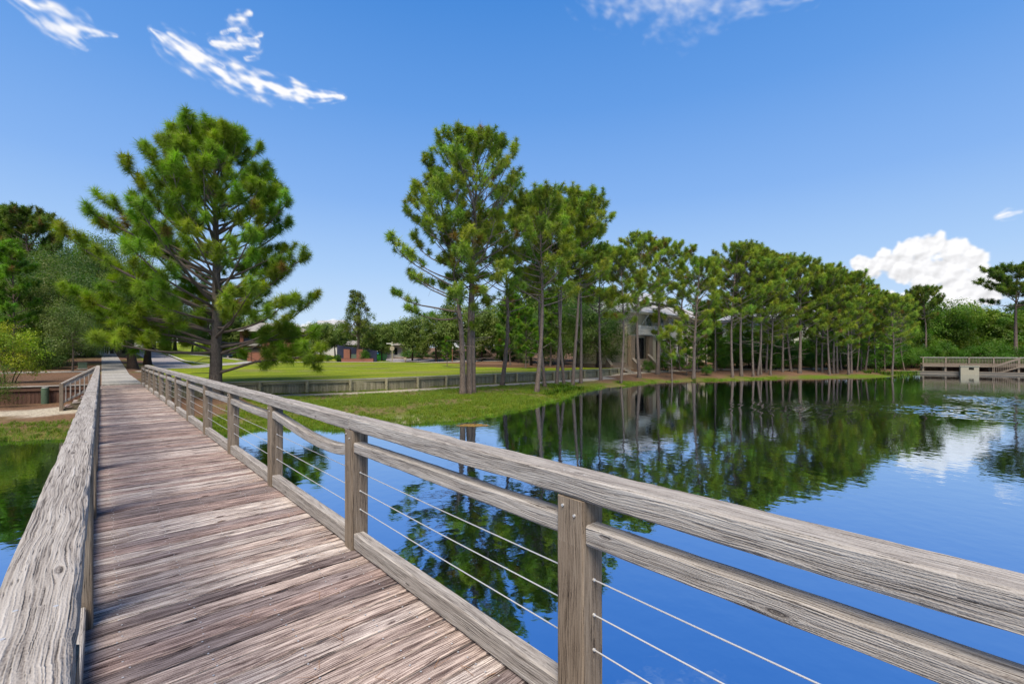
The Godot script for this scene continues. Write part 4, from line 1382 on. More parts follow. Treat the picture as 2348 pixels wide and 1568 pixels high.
func make_background_trees() -> void:
	var dark := Color(0.080, 0.142, 0.030)
	var mid := Color(0.130, 0.190, 0.042)
	var pale := Color(0.13, 0.185, 0.06)
	# prototypes, each a real tree in its own place
	var p := on_ground(1372, 57.0)
	var H := (HZ - 676.0) * 57.0 / F + CAM_Y - p.y
	var magnolia := broadleaf("magnolia_tree", "big glossy dark magnolia between the lawn and the cream house", "", p, {"H": H, "R": 5.0, "r0": 0.30, "base": 0.9, "lumps": 26, "clumps": 1300, "leaves": leaf_mid, "ls": 1.0, "col": dark, "seed": 701, "vary": 0.3})
	p = on_ground(118, 43.0)
	var Ho := (HZ - 605.0) * 43.0 / F + CAM_Y - p.y
	var oak := broadleaf("oak_tree", "dark spreading live oak over the mulch left of the footpath", "", p, {"H": Ho, "R": 5.2, "r0": 0.32, "base": 1.6, "lumps": 26, "clumps": 1300, "leaves": leaf_mid, "ls": 1.0, "col": Color(0.098, 0.155, 0.040), "seed": 702, "vary": 0.38})
	p = on_ground(945, 96.0)
	var Hs := (HZ - 722.0) * 96.0 / F + CAM_Y - p.y
	var street := broadleaf("oak_tree", "rounded street oak on the verge behind the stop sign", "oaks behind the lawn", p, {"H": Hs, "R": 4.2, "r0": 0.2, "base": 1.8, "lumps": 20, "clumps": 620, "leaves": leaf_far, "ls": 0.85, "col": mid, "seed": 703})
	p = on_ground(2180, 86.0)
	var Hw := (HZ - 686.0) * 86.0 / F + CAM_Y - p.y
	var wood_a := broadleaf("wood_tree", "bright green leafy tree in the wood behind the far boardwalk", "wood round the pond", p, {"H": Hw, "R": 5.2, "r0": 0.25, "base": 0.8, "lumps": 26, "clumps": 800, "leaves": leaf_far, "ls": 0.9, "col": Color(0.115, 0.200, 0.022), "seed": 704, "vary": 0.35})
	p = on_ground(2090, 84.0)
	var Hb := (HZ - 672.0) * 84.0 / F + CAM_Y - p.y
	var wood_b := broadleaf("wood_tree", "shaggy green tree at the edge of the wood behind the far boardwalk", "wood round the pond", p, {"H": Hb, "R": 4.4, "r0": 0.22, "base": 0.8, "lumps": 22, "clumps": 700, "leaves": leaf_far, "ls": 0.85, "col": Color(0.100, 0.180, 0.024), "seed": 705, "vary": 0.35, "lr": 0.28})
	p = on_ground(165, 35.5)
	var Hy := (HZ - 682.0) * 35.5 / F + CAM_Y - p.y
	broadleaf("young_oak_tree", "young pale-leaved tree with a thin trunk on the mulch behind the dark bulkhead", "", p, {"H": Hy, "R": 2.0, "r0": 0.06, "base": 1.3, "lumps": 18, "clumps": 300, "leaves": leaf_mid, "ls": 0.72, "col": pale, "seed": 706, "bark": M.bark_grey, "lr": 0.36})
	# left: the oaks and pines behind the mulch
	for s in [[30, 52.0, 560, 0.6, 1.0], [205, 58.0, 575, 2.0, 0.9], [165, 76.0, 528, 4.0, 0.9], [-60, 46.0, 590, 5.2, 1.0], [100, 64.0, 600, 1.2, 1.1], [60, 40.0, 700, 3.3, 0.9], [-140, 44.0, 560, 2.7, 1.0], [195, 88.0, 600, 0.2, 1.0], [215, 120.0, 690, 3.9, 1.1], [250, 66.0, 565, 2.9, 0.8], [300, 78.0, 600, 4.4, 0.8], [350, 90.0, 640, 5.1, 0.9], [400, 98.0, 690, 0.5, 1.0], [262, 150.0, 735, 1.9, 1.2], [290, 165.0, 745, 0.9, 1.3]]:
		put(oak, Ho, s[0], s[1], s[2], s[3], s[4], "dark leafy oak in the wood left of the footpath", "wood left of the footpath")
	var w := 0
	for q in [[-13.0, 39.0], [-19.0, 37.5], [-25.0, 41.0], [-31.0, 38.0], [-38.0, 43.0], [-22.0, 49.0], [-33.0, 54.0], [-46.0, 47.0], [-58.0, 56.0], [-16.0, 60.0], [-28.0, 70.0], [-45.0, 68.0]]:
		var k := 0.95 + 0.12 * (w % 4)
		copy_of(oak, W(q[0], ground(q[0], q[1]), q[1]), w * 1.4, Vector3(k * 1.1, k, k * 1.1), "dark leafy oak in the wood left of the footpath", "wood left of the footpath")
		w += 1
	# row of street trees along the path
	var row := on_ground(304, 40.5)
	broadleaf("street_oak_tree", "leaning black-trunked oak beside the footpath, next to the boardwalk's end", "", row, {"H": 8.2, "R": 3.6, "r0": 0.36, "base": 2.6, "lumps": 18, "clumps": 800, "leaves": leaf_mid, "ls": 1.0, "col": Color(0.055, 0.095, 0.022), "seed": 711, "lean": -rgt * 0.28})
	var row2 := on_ground(337, 47.0)
	var so := broadleaf("street_oak_tree", "upright black-trunked oak between the footpath and the street", "", row2, {"H": 8.6, "R": 3.8, "r0": 0.32, "base": 2.6, "lumps": 18, "clumps": 800, "leaves": leaf_mid, "ls": 1.0, "col": Color(0.055, 0.095, 0.022), "seed": 712})
	for s in [[284, 58.0, 1.0, 0.8], [279, 72.0, 2.0, 0.85], [270, 88.0, 3.0, 0.8], [268, 104.0, 4.0, 0.8]]:
		var q := on_ground(s[0], s[1])
		q.x = 2.7
		q.y = ground(q.x, -q.z)
		copy_of(so, q, s[2], Vector3(s[3], s[3], s[3]), "smaller street oak further along the mulch strip by the footpath", "street oaks along the footpath")
	# behind the lawn
	for s in [[440, 104.0, 712, 0.3, 1.2], [500, 112.0, 705, 1.3, 1.3], [565, 116.0, 715, 2.1, 1.2], [640, 118.0, 735, 0.7, 1.2], [735, 104.0, 738, 4.0, 1.0], [768, 109.0, 735, 2.2, 1.0], [852, 112.0, 735, 5.2, 1.1], [875, 97.0, 742, 1.1, 1.0], [1000, 92.0, 712, 2.9, 1.0], [1055, 98.0, 690, 5.0, 1.0], [1105, 90.0, 706, 3.6, 1.0], [1150, 96.0, 690, 0.9, 1.1], [1195, 84.0, 676, 4.4, 1.0], [1245, 78.0, 655, 1.9, 1.0], [1290, 72.0, 662, 5.6, 1.0], [910, 120.0, 735, 3.1, 1.2], [390, 120.0, 715, 3.1, 1.2], [345, 130.0, 720, 4.1, 1.2], [1330, 86.0, 660, 0.4, 1.1], [1420, 92.0, 672, 2.4, 1.1]]:
		put(street, Hs, s[0], s[1], s[2], s[3], s[4], "rounded green oak in the belt of trees behind the lawn", "oaks behind the lawn")
	var n := 0
	for s in [[890, 124.0, 752], [960, 118.0, 748], [1030, 114.0, 742], [1090, 110.0, 740], [1140, 108.0, 735], [1190, 104.0, 730], [1245, 98.0, 725], [800, 132.0, 748], [690, 126.0, 742], [600, 128.0, 735], [520, 124.0, 735]]:
		put(wood_b, Hb, s[0], s[1], s[2], n * 1.9, 1.25, "low dense tree in the thicket behind the street oaks", "thicket behind the street oaks")
		n += 1
	put(magnolia, H, 1290, 61.0, 690, 2.0, 0.8, "smaller dark magnolia at the lawn's far corner")
	put(magnolia, H, 1218, 66.0, 715, 3.6, 0.8, "dark rounded tree behind the twin pines at the lawn's end")
	# the wood on the right and behind the houses
	var i := 0
	for s in [[1610, 90.0, 700], [1665, 84.0, 690], [1730, 88.0, 668], [1790, 92.0, 672], [1850, 90.0, 660], [1905, 86.0, 664], [1960, 84.0, 672], [2020, 88.0, 668], [2240, 90.0, 700], [2290, 86.0, 712], [2345, 88.0, 705], [2400, 92.0, 690], [2470, 96.0, 690], [2550, 104.0, 680], [1560, 98.0, 702], [2130, 98.0, 690], [2200, 104.0, 700], [2320, 104.0, 690], [1500, 100.0, 690], [1690, 66.0, 735], [1770, 68.0, 740], [1890, 66.0, 725], [1950, 68.0, 730], [2010, 74.0, 728], [2060, 76.0, 735], [1650, 70.0, 760]]:
		put(wood_a if i % 2 == 0 else wood_b, Hw if i % 2 == 0 else Hb, s[0], s[1], s[2], i * 1.3, 1.0 + 0.2 * (i % 3), "leafy green tree in the dense wood round the far shore", "wood round the far shore")
		i += 1
	# juniper-like cone
	p = on_ground(818, 93.0)
	broadleaf("cedar_tree", "tall tiered cedar with an open crown behind the brick kiosk", "", p, {"H": (HZ - 648.0) * 93.0 / F + CAM_Y - p.y, "R": 5.6, "r0": 0.34, "base": 2.8, "lumps": 34, "clumps": 700, "leaves": leaf_far, "ls": 0.62, "col": Color(0.105, 0.145, 0.022), "seed": 721, "cone": true, "lr": 0.24, "bark": M.bark_grey})
	# background pines: copies of one far prototype
	p = on_ground(2332, 74.0)
	var Hp := (HZ - 604.0) * 74.0 / F + CAM_Y - p.y
	var fp := pine("tall_pine_tree", "flat-topped pine towering over the end of the far boardwalk", "", p, {"H": Hp, "r0": 0.3, "cs": 0.55, "left": [[0.5, 4.0], [0.7, 6.0], [0.88, 5.2], [0.97, 3.0], [1.0, 0.6]], "right": [[0.5, 3.0], [0.7, 5.0], [0.88, 5.0], [0.97, 3.0], [1.0, 0.6]], "nb": 46, "tufts": needle_far, "ts": 1.5, "tpm": 2.4, "el0": 0.2, "el1": 0.6, "seed": 731, "col": Color(0.105, 0.165, 0.022), "stubs": 4})
	for s in [[62, 62.0, 478, 0.5, "rounded tall pine rising over the oaks left of the footpath"], [-30, 66.0, 470, 2.0, "tall pine behind the oaks at the wood's edge"], [1215, 78.0, 612, 1.1, "pointed pine rising behind the lawn's end trees"], [1320, 90.0, 640, 3.0, "far pine above the trees behind the lawn"], [2120, 78.0, 655, 4.0, "low flat-topped pine in the wood by the far boardwalk"]]:
		put(fp, Hp, s[0], s[1], s[2], s[3], 0.8, s[4])
	# young pines with bright new growth
	var q2 := on_ground(28, 36.0)
	var Hq := (HZ - 548.0) * 36.0 / F + CAM_Y - q2.y
	var yp := pine("young_pine_tree", "bright green young pine at the edge of the mulch, left of the young oak", "", q2, {"H": Hq, "r0": 0.10, "cs": 0.12, "left": [[0.1, 1.6], [0.5, 1.7], [0.85, 1.0], [1.0, 0.15]], "right": [[0.1, 1.6], [0.5, 1.7], [0.85, 1.0], [1.0, 0.15]], "nb": 44, "tufts": needle_mid, "ts": 1.15, "tpm": 2.6, "el0": 0.3, "el1": 1.1, "seed": 741, "col": Color(0.12, 0.235, 0.020)})
	for s in [[1205, 52.0, 700, 1.0, "bushy young pine on the lawn's far side behind the twin pines"], [1025, 62.0, 770, 2.0, "small young pine beside the trunk clump at the lawn's edge"], [1645, 57.0, 752, 3.0, "young bright pine by the second steps of the cream house"], [1600, 54.0, 738, 4.0, "young pine before the cream house's siding"], [1700, 60.0, 720, 0.4, "young pine on the mulch between the two houses"], [1760, 60.0, 742, 2.2, "young pine behind the slim grey pines"], [1930, 61.0, 690, 2.9, "young feathery pine in the far row by the wood"], [1975, 62.0, 705, 5.0, "young feathery pine at the end of the far row"], [2030, 66.0, 742, 1.4, "young feathery pine by the reed bank"], [1170, 66.0, 668, 2.6, "bushy pine behind the lone forked pine"], [1262, 60.0, 664, 0.9, "full bushy pine behind the reed clump's pines"], [1345, 64.0, 650, 3.7, "full bushy pine above the big magnolia"], [1405, 66.0, 655, 5.5, "full bushy pine beside the big magnolia"], [1535, 52.0, 770, 1.6, "little bushy pine before the cream house's porch columns"], [1575, 50.5, 772, 4.6, "little bushy pine by the sand path in front of the siding"], [1620, 58.0, 690, 2.3, "bushy pine at the right corner of the cream house"]]:
		put(yp, Hq, s[0], s[1], s[2], s[3], 1.3, s[4])

# ---------------------------------------------------------------- buildings
func roof_hip(x0: float, x1: float, z0: float, z1: float, y: float, rise: float, ridge_in: float) -> MB:
	var mb := MB.new()
	var a := Vector3(x0, y, z1); var b := Vector3(x1, y, z1); var c := Vector3(x1, y, z0); var d := Vector3(x0, y, z0)
	var zm := (z0 + z1) / 2
	var r0 := Vector3(x0 + ridge_in, y + rise, zm); var r1 := Vector3(x1 - ridge_in, y + rise, zm)
	mb.quad(a, b, r1, r0)
	mb.quad(c, d, r0, r1)
	for t in [[b, c, r1], [d, a, r0]]:
		var nn: Vector3 = (t[1] - t[0]).cross(t[2] - t[0]).normalized()
		mb.tri(t[0], t[1], t[2], nn, nn, nn)
	mb.quad(d, c, b, a)
	return mb

func window(parent: Node3D, x: float, y: float, z: float, w: float, h: float, mullions := 1) -> void:
	var win := bx("window", parent, Vector3(x, y, z + 0.02), Vector3(w, h, 0.06), M.glass)
	for e in [[0.0, h / 2 + 0.05, w + 0.24, 0.11], [0.0, -h / 2 - 0.05, w + 0.28, 0.11], [-w / 2 - 0.05, 0.0, 0.11, h], [w / 2 + 0.05, 0.0, 0.11, h]]:
		bx("window_frame", parent, Vector3(x + e[0], y + e[1], z + 0.045), Vector3(e[2], e[3], 0.10), M.white)
	for k in mullions:
		bx("mullion", parent, Vector3(x + w * ((k + 1.0) / (mullions + 1) - 0.5), y, z + 0.055), Vector3(0.05, h, 0.03), M.white)

func siding(parent: Node3D, x0: float, x1: float, y0: float, y1: float, z: float, m: Material) -> void:
	var mb := MB.new()
	var y := y0
	while y < y1 - 0.01:
		var e := minf(y + 0.17, y1)
		mb.quad(Vector3(x0, y, z + 0.028), Vector3(x1, y, z + 0.028), Vector3(x1, e, z + 0.004), Vector3(x0, e, z + 0.004))
		mb.quad(Vector3(x0, y, z), Vector3(x1, y, z), Vector3(x1, y, z + 0.028), Vector3(x0, y, z + 0.028))
		y = e
	part("siding", mb.mesh(), m, parent)

func brick_steps(called: String, label: String, at: Vector3, n: int, wide: float, rise: float, turn := 0.0) -> void:
	# climbs towards -z
	var s := thing(called, label, "steps", at, turn)
	for i in n:
		bx("step", s, Vector3(0, rise * (i + 0.5), -0.32 * i - 0.16), Vector3(wide, rise, 0.34), M.tan_brick)
		bx("nosing", s, Vector3(0, rise * (i + 1) + 0.015, -0.32 * i - 0.15), Vector3(wide + 0.02, 0.05, 0.36), M.stone_cap)
	for sx in [-1.0, 1.0]:
		var mb := MB.new()
		var x: float = sx * (wide / 2 + 0.16)
		var L := 0.32 * n
		beam(mb, Vector3(x, 0.05, 0.1), Vector3(x, rise * n + 0.05, -L), 0.3, 1.0, Vector3.UP, 0.01, 1, 0.0, Vector2.ZERO)
		part("side_wall", mb.mesh(), M.tan_brick, s)
		var mc := MB.new()
		beam(mc, Vector3(x, 0.60, 0.12), Vector3(x, rise * n + 0.60, -L), 0.38, 0.09, Vector3.UP, 0.01, 1, 0.0, Vector2.ZERO)
		part("coping", mc.mesh(), M.stone_cap, s)

func make_cream_house() -> void:
	# front along x at z = -31.5; local origin at its left front corner
	var g := -0.45
	var h := thing("house", "cream two-storey house with grey metal roof, porch and balcony behind the pines", "house", W(48.6, g, 31.6))
	# masses (x right, -z back)
	bx("wall", h, Vector3(10.4, 3.9, -5.2), Vector3(20.6, 6.4, 8.6), M.cream)      # main body, set back
	bx("foundation", h, Vector3(10.4, 0.35, -5.1), Vector3(20.8, 0.7, 8.9), M.tan_brick)
	# porch: floor, half walls, columns, dark room behind
	bx("porch_floor", h, Vector3(9.9, 1.0, -0.45), Vector3(7.6, 0.2, 1.0), M.white)
	bx("porch_wall", h, Vector3(9.9, 1.55, -0.06), Vector3(7.5, 1.0, 0.12), M.white)
	bx("porch_base", h, Vector3(9.9, 0.45, -0.1), Vector3(7.5, 0.9, 0.14), M.tan_brick)
	bx("sill", h, Vector3(9.9, 2.09, -0.04), Vector3(7.7, 0.08, 0.24), M.white)
	bx("window", h, Vector3(9.9, 3.0, -0.30), Vector3(7.4, 1.75, 0.05), M.glass)
	for x in [6.25, 8.6, 10.9, 13.5]:
		bx("column", h, Vector3(x, 2.95, -0.05), Vector3(0.34, 1.8, 0.3), M.white)
	for x in [7.4, 9.7, 12.2]:
		bx("mullion", h, Vector3(x, 3.0, -0.26), Vector3(0.06, 1.75, 0.04), M.cream)
	bx("beam", h, Vector3(9.9, 4.02, -0.08), Vector3(7.9, 0.34, 0.4), M.white)
	bx("cornice", h, Vector3(9.9, 4.28, -0.05), Vector3(8.2, 0.16, 0.6), M.white)
	# balcony parapet over the porch and along the left
	bx("parapet", h, Vector3(7.6, 4.95, 0.05), Vector3(13.0, 1.0, 0.14), M.white)
	bx("parapet_cap", h, Vector3(7.6, 5.5, 0.05), Vector3(13.2, 0.1, 0.3), M.white)
	for x in [1.3, 4.6, 7.9, 11.2, 14.0]:
		bx("pier", h, Vector3(x, 5.0, 0.1), Vector3(0.36, 1.25, 0.34), M.white)
	bx("balcony_floor", h, Vector3(7.6, 4.42, -0.45), Vector3(13.0, 0.12, 1.0), M.pale_wall)
	# left entry: brick piers and a dark opening
	bx("pier", h, Vector3(4.3, 2.2, -0.3), Vector3(0.9, 4.2, 0.5), M.tan_brick)
	bx("pier", h, Vector3(0.2, 2.2, -0.3), Vector3(0.9, 4.2, 0.5), M.tan_brick)
	bx("wall", h, Vector3(5.4, 2.6, -0.5), Vector3(1.3, 3.6, 0.3), M.cream)
	bx("window", h, Vector3(2.25, 2.3, -0.86), Vector3(3.2, 3.6, 0.06), M.glass)  # glass pane whose dark colour also stands for the shaded entry opening
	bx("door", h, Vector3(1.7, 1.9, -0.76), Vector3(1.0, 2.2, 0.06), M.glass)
	bx("door_frame", h, Vector3(1.15, 1.9, -0.74), Vector3(0.1, 2.3, 0.08), M.white)
	bx("door_frame", h, Vector3(2.25, 1.9, -0.74), Vector3(0.1, 2.3, 0.08), M.white)
	# siding wing to the right of the porch
	bx("wall", h, Vector3(17.2, 2.9, -0.7), Vector3(6.6, 4.4, 0.9), M.cream)
	siding(h, 13.9, 20.5, 0.75, 5.1, -0.24, M.cream)
	bx("corner_board", h, Vector3(13.85, 2.9, -0.22), Vector3(0.18, 4.5, 0.12), M.white)
	bx("corner_board", h, Vector3(20.55, 2.9, -0.22), Vector3(0.18, 4.5, 0.12), M.white)
	bx("downpipe", h, Vector3(14.15, 2.6, -0.12), Vector3(0.1, 4.2, 0.1), M.white)
	bx("band", h, Vector3(17.2, 5.15, -0.2), Vector3(6.9, 0.16, 0.5), M.white)
	window(h, 18.7, 2.6, -0.22, 0.8, 1.8, 0)
	# upper storey
	siding(h, 0.2, 20.6, 4.4, 7.1, -0.88, M.cream)
	for x in [5.0, 8.0, 10.9, 15.2, 17.3]:
		window(h, x, 6.1, -0.86, 1.35, 1.5, 1)
	bx("soffit", h, Vector3(10.4, 7.14, -5.0), Vector3(22.4, 0.12, 10.6), M.cream)
	bx("fascia", h, Vector3(10.4, 7.16, 0.32), Vector3(22.5, 0.24, 0.06), M.cream)
	for x in [3.4, 6.4, 9.6, 12.2, 15.0, 18.0]:
		var mb := MB.new()
		beam(mb, Vector3(x, 5.9, -0.8), Vector3(x, 7.08, 0.15), 0.14, 0.14, Vector3.RIGHT, 0.01, 1, 0.0, Vector2.ZERO)
		part("bracket", mb.mesh(), M.white, h)
	# hipped metal roof with standing seams
	var rf := part("roof", roof_hip(-0.9, 21.7, -10.4, 0.45, 7.28, 2.75, 5.0).mesh(), M.roof_metal, h)
	for k in 36:
		var x := -0.6 + k * 0.62
		var top: float
		var zz: float
		var zm := -4.975
		var f := 1.0
		if x < 4.1:
			f = (x + 0.9) / 5.0
		elif x > 16.7:
			f = (21.7 - x) / 5.0
		f = clampf(f, 0.03, 1.0)
		top = 7.28 + 2.75 * f; zz = 0.45 + (zm - 0.45) * f
		var mb := MB.new()
		beam(mb, Vector3(x, 7.30, 0.44), Vector3(x, top + 0.02, zz), 0.04, 0.07, Vector3.UP, 0.004, 1, 0.0, Vector2.ZERO)
		part("seam", mb.mesh(), M.roof_metal, rf)
	for k in 14:
		var f := (k + 0.5) / 14.0
		var z0 := 0.45 + (-10.85) * f
		var rr := 1.0 - absf(f - 0.5) * 2.0
		for sx in [0, 1]:
			var xe := -0.9 + 5.0 * rr if sx == 0 else 21.7 - 5.0 * rr
			var mb := MB.new()
			beam(mb, Vector3(-0.9 if sx == 0 else 21.7, 7.30, z0), Vector3(xe, 7.28 + 2.75 * rr + 0.02, z0), 0.04, 0.07, Vector3.UP, 0.004, 1, 0.0, Vector2.ZERO)
			part("seam", mb.mesh(), M.roof_metal, rf)
	var mbr := MB.new()
	beam(mbr, Vector3(4.0, 10.05, -4.975), Vector3(16.8, 10.05, -4.975), 0.22, 0.1, Vector3.UP, 0.01, 1, 0.0, Vector2.ZERO)
	part("ridge_cap", mbr.mesh(), M.roof_metal, rf)
	bx("vent_pipe", h, Vector3(9.0, 10.2, -4.2), Vector3(0.16, 0.9, 0.16), M.sign_grey)
	# upper cupola storey behind, white against the sky
	part("roof", roof_hip(6.0, 17.0, -9.0, -2.5, 9.2, 2.0, 3.0).mesh(), M.roof_metal, h)
	brick_steps("brick_steps", "broad tan brick steps with sloping side walls up to the house's left door", W(49.2, -0.62, 29.5), 8, 2.4, 0.19, -0.45)
	brick_steps("brick_steps", "shadowed brick steps beside the magnolia, left of the broad ones", on_ground(1432, 55.5), 5, 3.0, 0.16, -0.6)
	brick_steps("brick_steps", "low brick steps to the right of the cream house's siding wall", W(72.5, -0.3, 30.0), 6, 2.6, 0.17)
	# stepped stone edging where the bulkhead ends
	var st := thing("stone_edging", "stepped tan stone blocks at the end of the bulkhead", "edging", W(44.2, -0.75, 28.6))
	for i in 4:
		bx("block", st, Vector3(0.2 + i * 0.12, 0.12 + i * 0.16, -0.2 - i * 0.42), Vector3(1.1, 0.17, 0.42), M.stone_cap, 0.3)

func make_far_houses() -> void:
	# white house with a balcony, mostly behind the far pines
	var p := gt(1822, 845)
	p = ray(1822, HZ) * 73.0
	var g := ground(p.x, -p.z)
	var h := thing("house", "white two-storey house with a balustraded balcony seen between the far pines", "house", Vector3(p.x, g, p.z), -0.45)
	bx("wall", h, Vector3(0, 4.2, -4.5), Vector3(13.0, 6.6, 8.0), M.pale_wall)
	bx("foundation", h, Vector3(0, 0.45, -4.4), Vector3(13.2, 0.9, 8.3), M.tan_brick)
	bx("porch_floor", h, Vector3(0, 1.0, 0.3), Vector3(8.0, 0.25, 2.0), M.white)
	bx("porch_base", h, Vector3(0, 0.42, 0.35), Vector3(7.8, 0.84, 1.7), M.tan_brick)
	bx("balcony_floor", h, Vector3(0, 4.1, 0.3), Vector3(8.2, 0.5, 2.1), M.white)
	for x in [-3.8, -1.3, 1.3, 3.8]:
		bx("column", h, Vector3(x, 2.5, 1.15), Vector3(0.3, 2.9, 0.3), M.white)
		bx("column", h, Vector3(x, 5.7, 1.15), Vector3(0.22, 2.9, 0.22), M.white)
	for x in [-2.4, 0.0, 2.4]:
		bx("window", h, Vector3(x, 2.4, -0.46), Vector3(1.3, 2.3, 0.06), M.glass)
		bx("window", h, Vector3(x, 5.6, -0.46), Vector3(1.3, 2.2, 0.06), M.glass)
		bx("railing", h, Vector3(x * 1.05, 1.75, 1.15), Vector3(2.2, 0.9, 0.05), M.pale_wall)
	bx("handrail", h, Vector3(0, 5.4, 1.22), Vector3(8.0, 0.09, 0.1), M.white)
	for k in 52:
		bx("baluster", h, Vector3(-3.9 + k * 0.153, 4.85, 1.22), Vector3(0.045, 1.05, 0.045), M.white)
	bx("eave", h, Vector3(0, 7.4, -3.6), Vector3(14.0, 0.35, 11.0), M.white)
	part("roof", roof_hip(-7.2, 7.2, -9.4, 2.1, 7.58, 2.8, 4.0).mesh(), M.roof_metal, h)
	# brick house behind the lawn
	p = ray(628, HZ) * 101.0
	g = ground(p.x, -p.z)
	var t := -deg_to_rad(YAW) + 0.25
	var b := thing("house", "red brick house with open upper balcony behind the large pine's lower branches", "house", Vector3(p.x, g, p.z), t)
	bx("wall", b, Vector3(-0.5, 1.9, -4.0), Vector3(13.5, 3.8, 6.0), M.brick)
	bx("opening_shade", b, Vector3(-4.6, 1.35, -0.97), Vector3(3.4, 2.6, 0.08), M.opening_dark)  # dark sheet standing for the shade inside the doorway opening
	bx("beam", b, Vector3(-4.6, 3.35, -0.6), Vector3(4.0, 0.55, 0.9), M.roof_grey)
	bx("porch_ceiling", b, Vector3(-0.5, 6.35, -3.0), Vector3(13.6, 0.2, 8.0), M.white)
	bx("wall", b, Vector3(1.0, 5.0, -6.0), Vector3(9.6, 2.6, 2.0), M.brick)
	for x in [-6.6, -2.4, 1.8, 5.6]:
		bx("pier", b, Vector3(x, 3.2, -0.7), Vector3(0.7, 6.2, 0.7), M.brick)
	bx("window", b, Vector3(-4.6, 4.6, -1.4), Vector3(3.4, 1.7, 0.06), M.glass)
	bx("awning", b, Vector3(-4.6, 4.3, -0.7), Vector3(3.3, 1.0, 0.12), M.navy)
	bx("window", b, Vector3(3.6, 1.9, -0.97), Vector3(2.2, 1.5, 0.06), M.glass)
	part("roof", roof_hip(-8.2, 7.2, -8.2, 1.0, 6.46, 1.9, 4.4).mesh(), M.roof_grey, b)
	var gw := thing("garden_wall", "low red brick garden wall in front of the brick house", "wall", on_ground(588, 93.0), t)
	bx("wall", gw, Vector3(0, 0.95, 0), Vector3(3.4, 1.9, 0.5), M.brick)
	bx("coping", gw, Vector3(0, 1.94, 0), Vector3(3.5, 0.09, 0.6), M.brick)
	bx("pier", gw, Vector3(-1.2, 1.0, 0.2), Vector3(0.5, 2.0, 0.5), M.brick)
	# white columned building and the grey gable beyond
	p = ray(822, HZ) * 116.0
	g = ground(p.x, -p.z)
	var c := thing("house", "pale columned house behind the cedar and the green skip", "house", Vector3(p.x, g, p.z), -deg_to_rad(YAW))
	bx("wall", c, Vector3(3.0, 1.9, -4.0), Vector3(17.0, 3.8, 6.0), M.pale_wall)
	bx("porch_floor", c, Vector3(0.5, 0.5, -0.3), Vector3(12.0, 1.0, 2.0), M.pale_wall)
	for x in [-4.6, -3.1, -1.6, -0.1, 1.4, 2.9]:
		bx("column", c, Vector3(x, 2.1, 0.4), Vector3(0.45, 2.4, 0.45), M.white)
	for x in [5.2, 7.2, 9.2]:
		bx("window", c, Vector3(x, 2.3, -0.97), Vector3(0.9, 1.7, 0.06), M.glass)
	bx("beam", c, Vector3(0.5, 3.5, -0.2), Vector3(12.2, 0.4, 1.8), M.white)
	part("roof", roof_hip(-6.5, 12.5, -8.0, 1.2, 3.8, 1.3, 3.5).mesh(), M.roof_grey, c)
	p = ray(745, HZ) * 128.0
	g = ground(p.x, -p.z)
	var e := thing("house", "house with a light grey ridged roof showing above the street trees", "house", Vector3(p.x, g, p.z), -deg_to_rad(YAW) - 0.2)
	bx("wall", e, Vector3(0, 4.0, -3.0), Vector3(8.6, 8.0, 7.0), M.pale_wall)
	part("roof", roof_hip(-5.0, 5.4, -7.2, 1.2, 8.0, 3.4, 0.8).mesh(), M.roof_metal, e)
	bx("window", e, Vector3(-1.8, 5.4, 0.52), Vector3(1.0, 1.6, 0.06), M.glass)
	bx("window", e, Vector3(1.8, 5.4, 0.52), Vector3(1.0, 1.6, 0.06), M.glass)
	# porch rail and steps of a house hidden by the oaks on the left
	p = ray(172, HZ) * 62.0
	g = ground(p.x, -p.z)
	var q := thing("porch", "white porch railing and steps showing through the oaks left of the footpath", "porch", Vector3(p.x, g, p.z), -deg_to_rad(YAW) + 0.3)
	bx("porch_floor", q, Vector3(-1.6, 0.55, -1.0), Vector3(5.0, 1.1, 2.4), M.pale_wall)
	bx("handrail", q, Vector3(-1.6, 2.1, 0.15), Vector3(5.0, 0.09, 0.09), M.white)
	bx("bottom_rail", q, Vector3(-1.6, 1.25, 0.15), Vector3(5.0, 0.07, 0.07), M.white)
	for k in 28:
		bx("baluster", q, Vector3(-4.0 + k * 0.18, 1.68, 0.15), Vector3(0.05, 0.84, 0.05), M.white)
	for k in 5:
		bx("step", q, Vector3(1.15 + k * 0.32, 0.95 - k * 0.2, -0.9), Vector3(0.34, 0.2, 2.0), M.pale_wall)
	for zz in [0.15, -1.9]:
		var mb := MB.new()
		beam(mb, Vector3(0.9, 2.1, zz), Vector3(2.9, 0.95, zz), 0.08, 0.08, Vector3.UP, 0.01, 1, 0.0, Vector2.ZERO)
		part("handrail", mb.mesh(), M.white, q)
		for k in 9:
			bx("baluster", q, Vector3(1.0 + k * 0.23, 1.5 - k * 0.132, zz), Vector3(0.05, 1.0, 0.05), M.white)
		bx("newel_post", q, Vector3(2.9, 0.5, zz), Vector3(0.12, 1.1, 0.12), M.white)

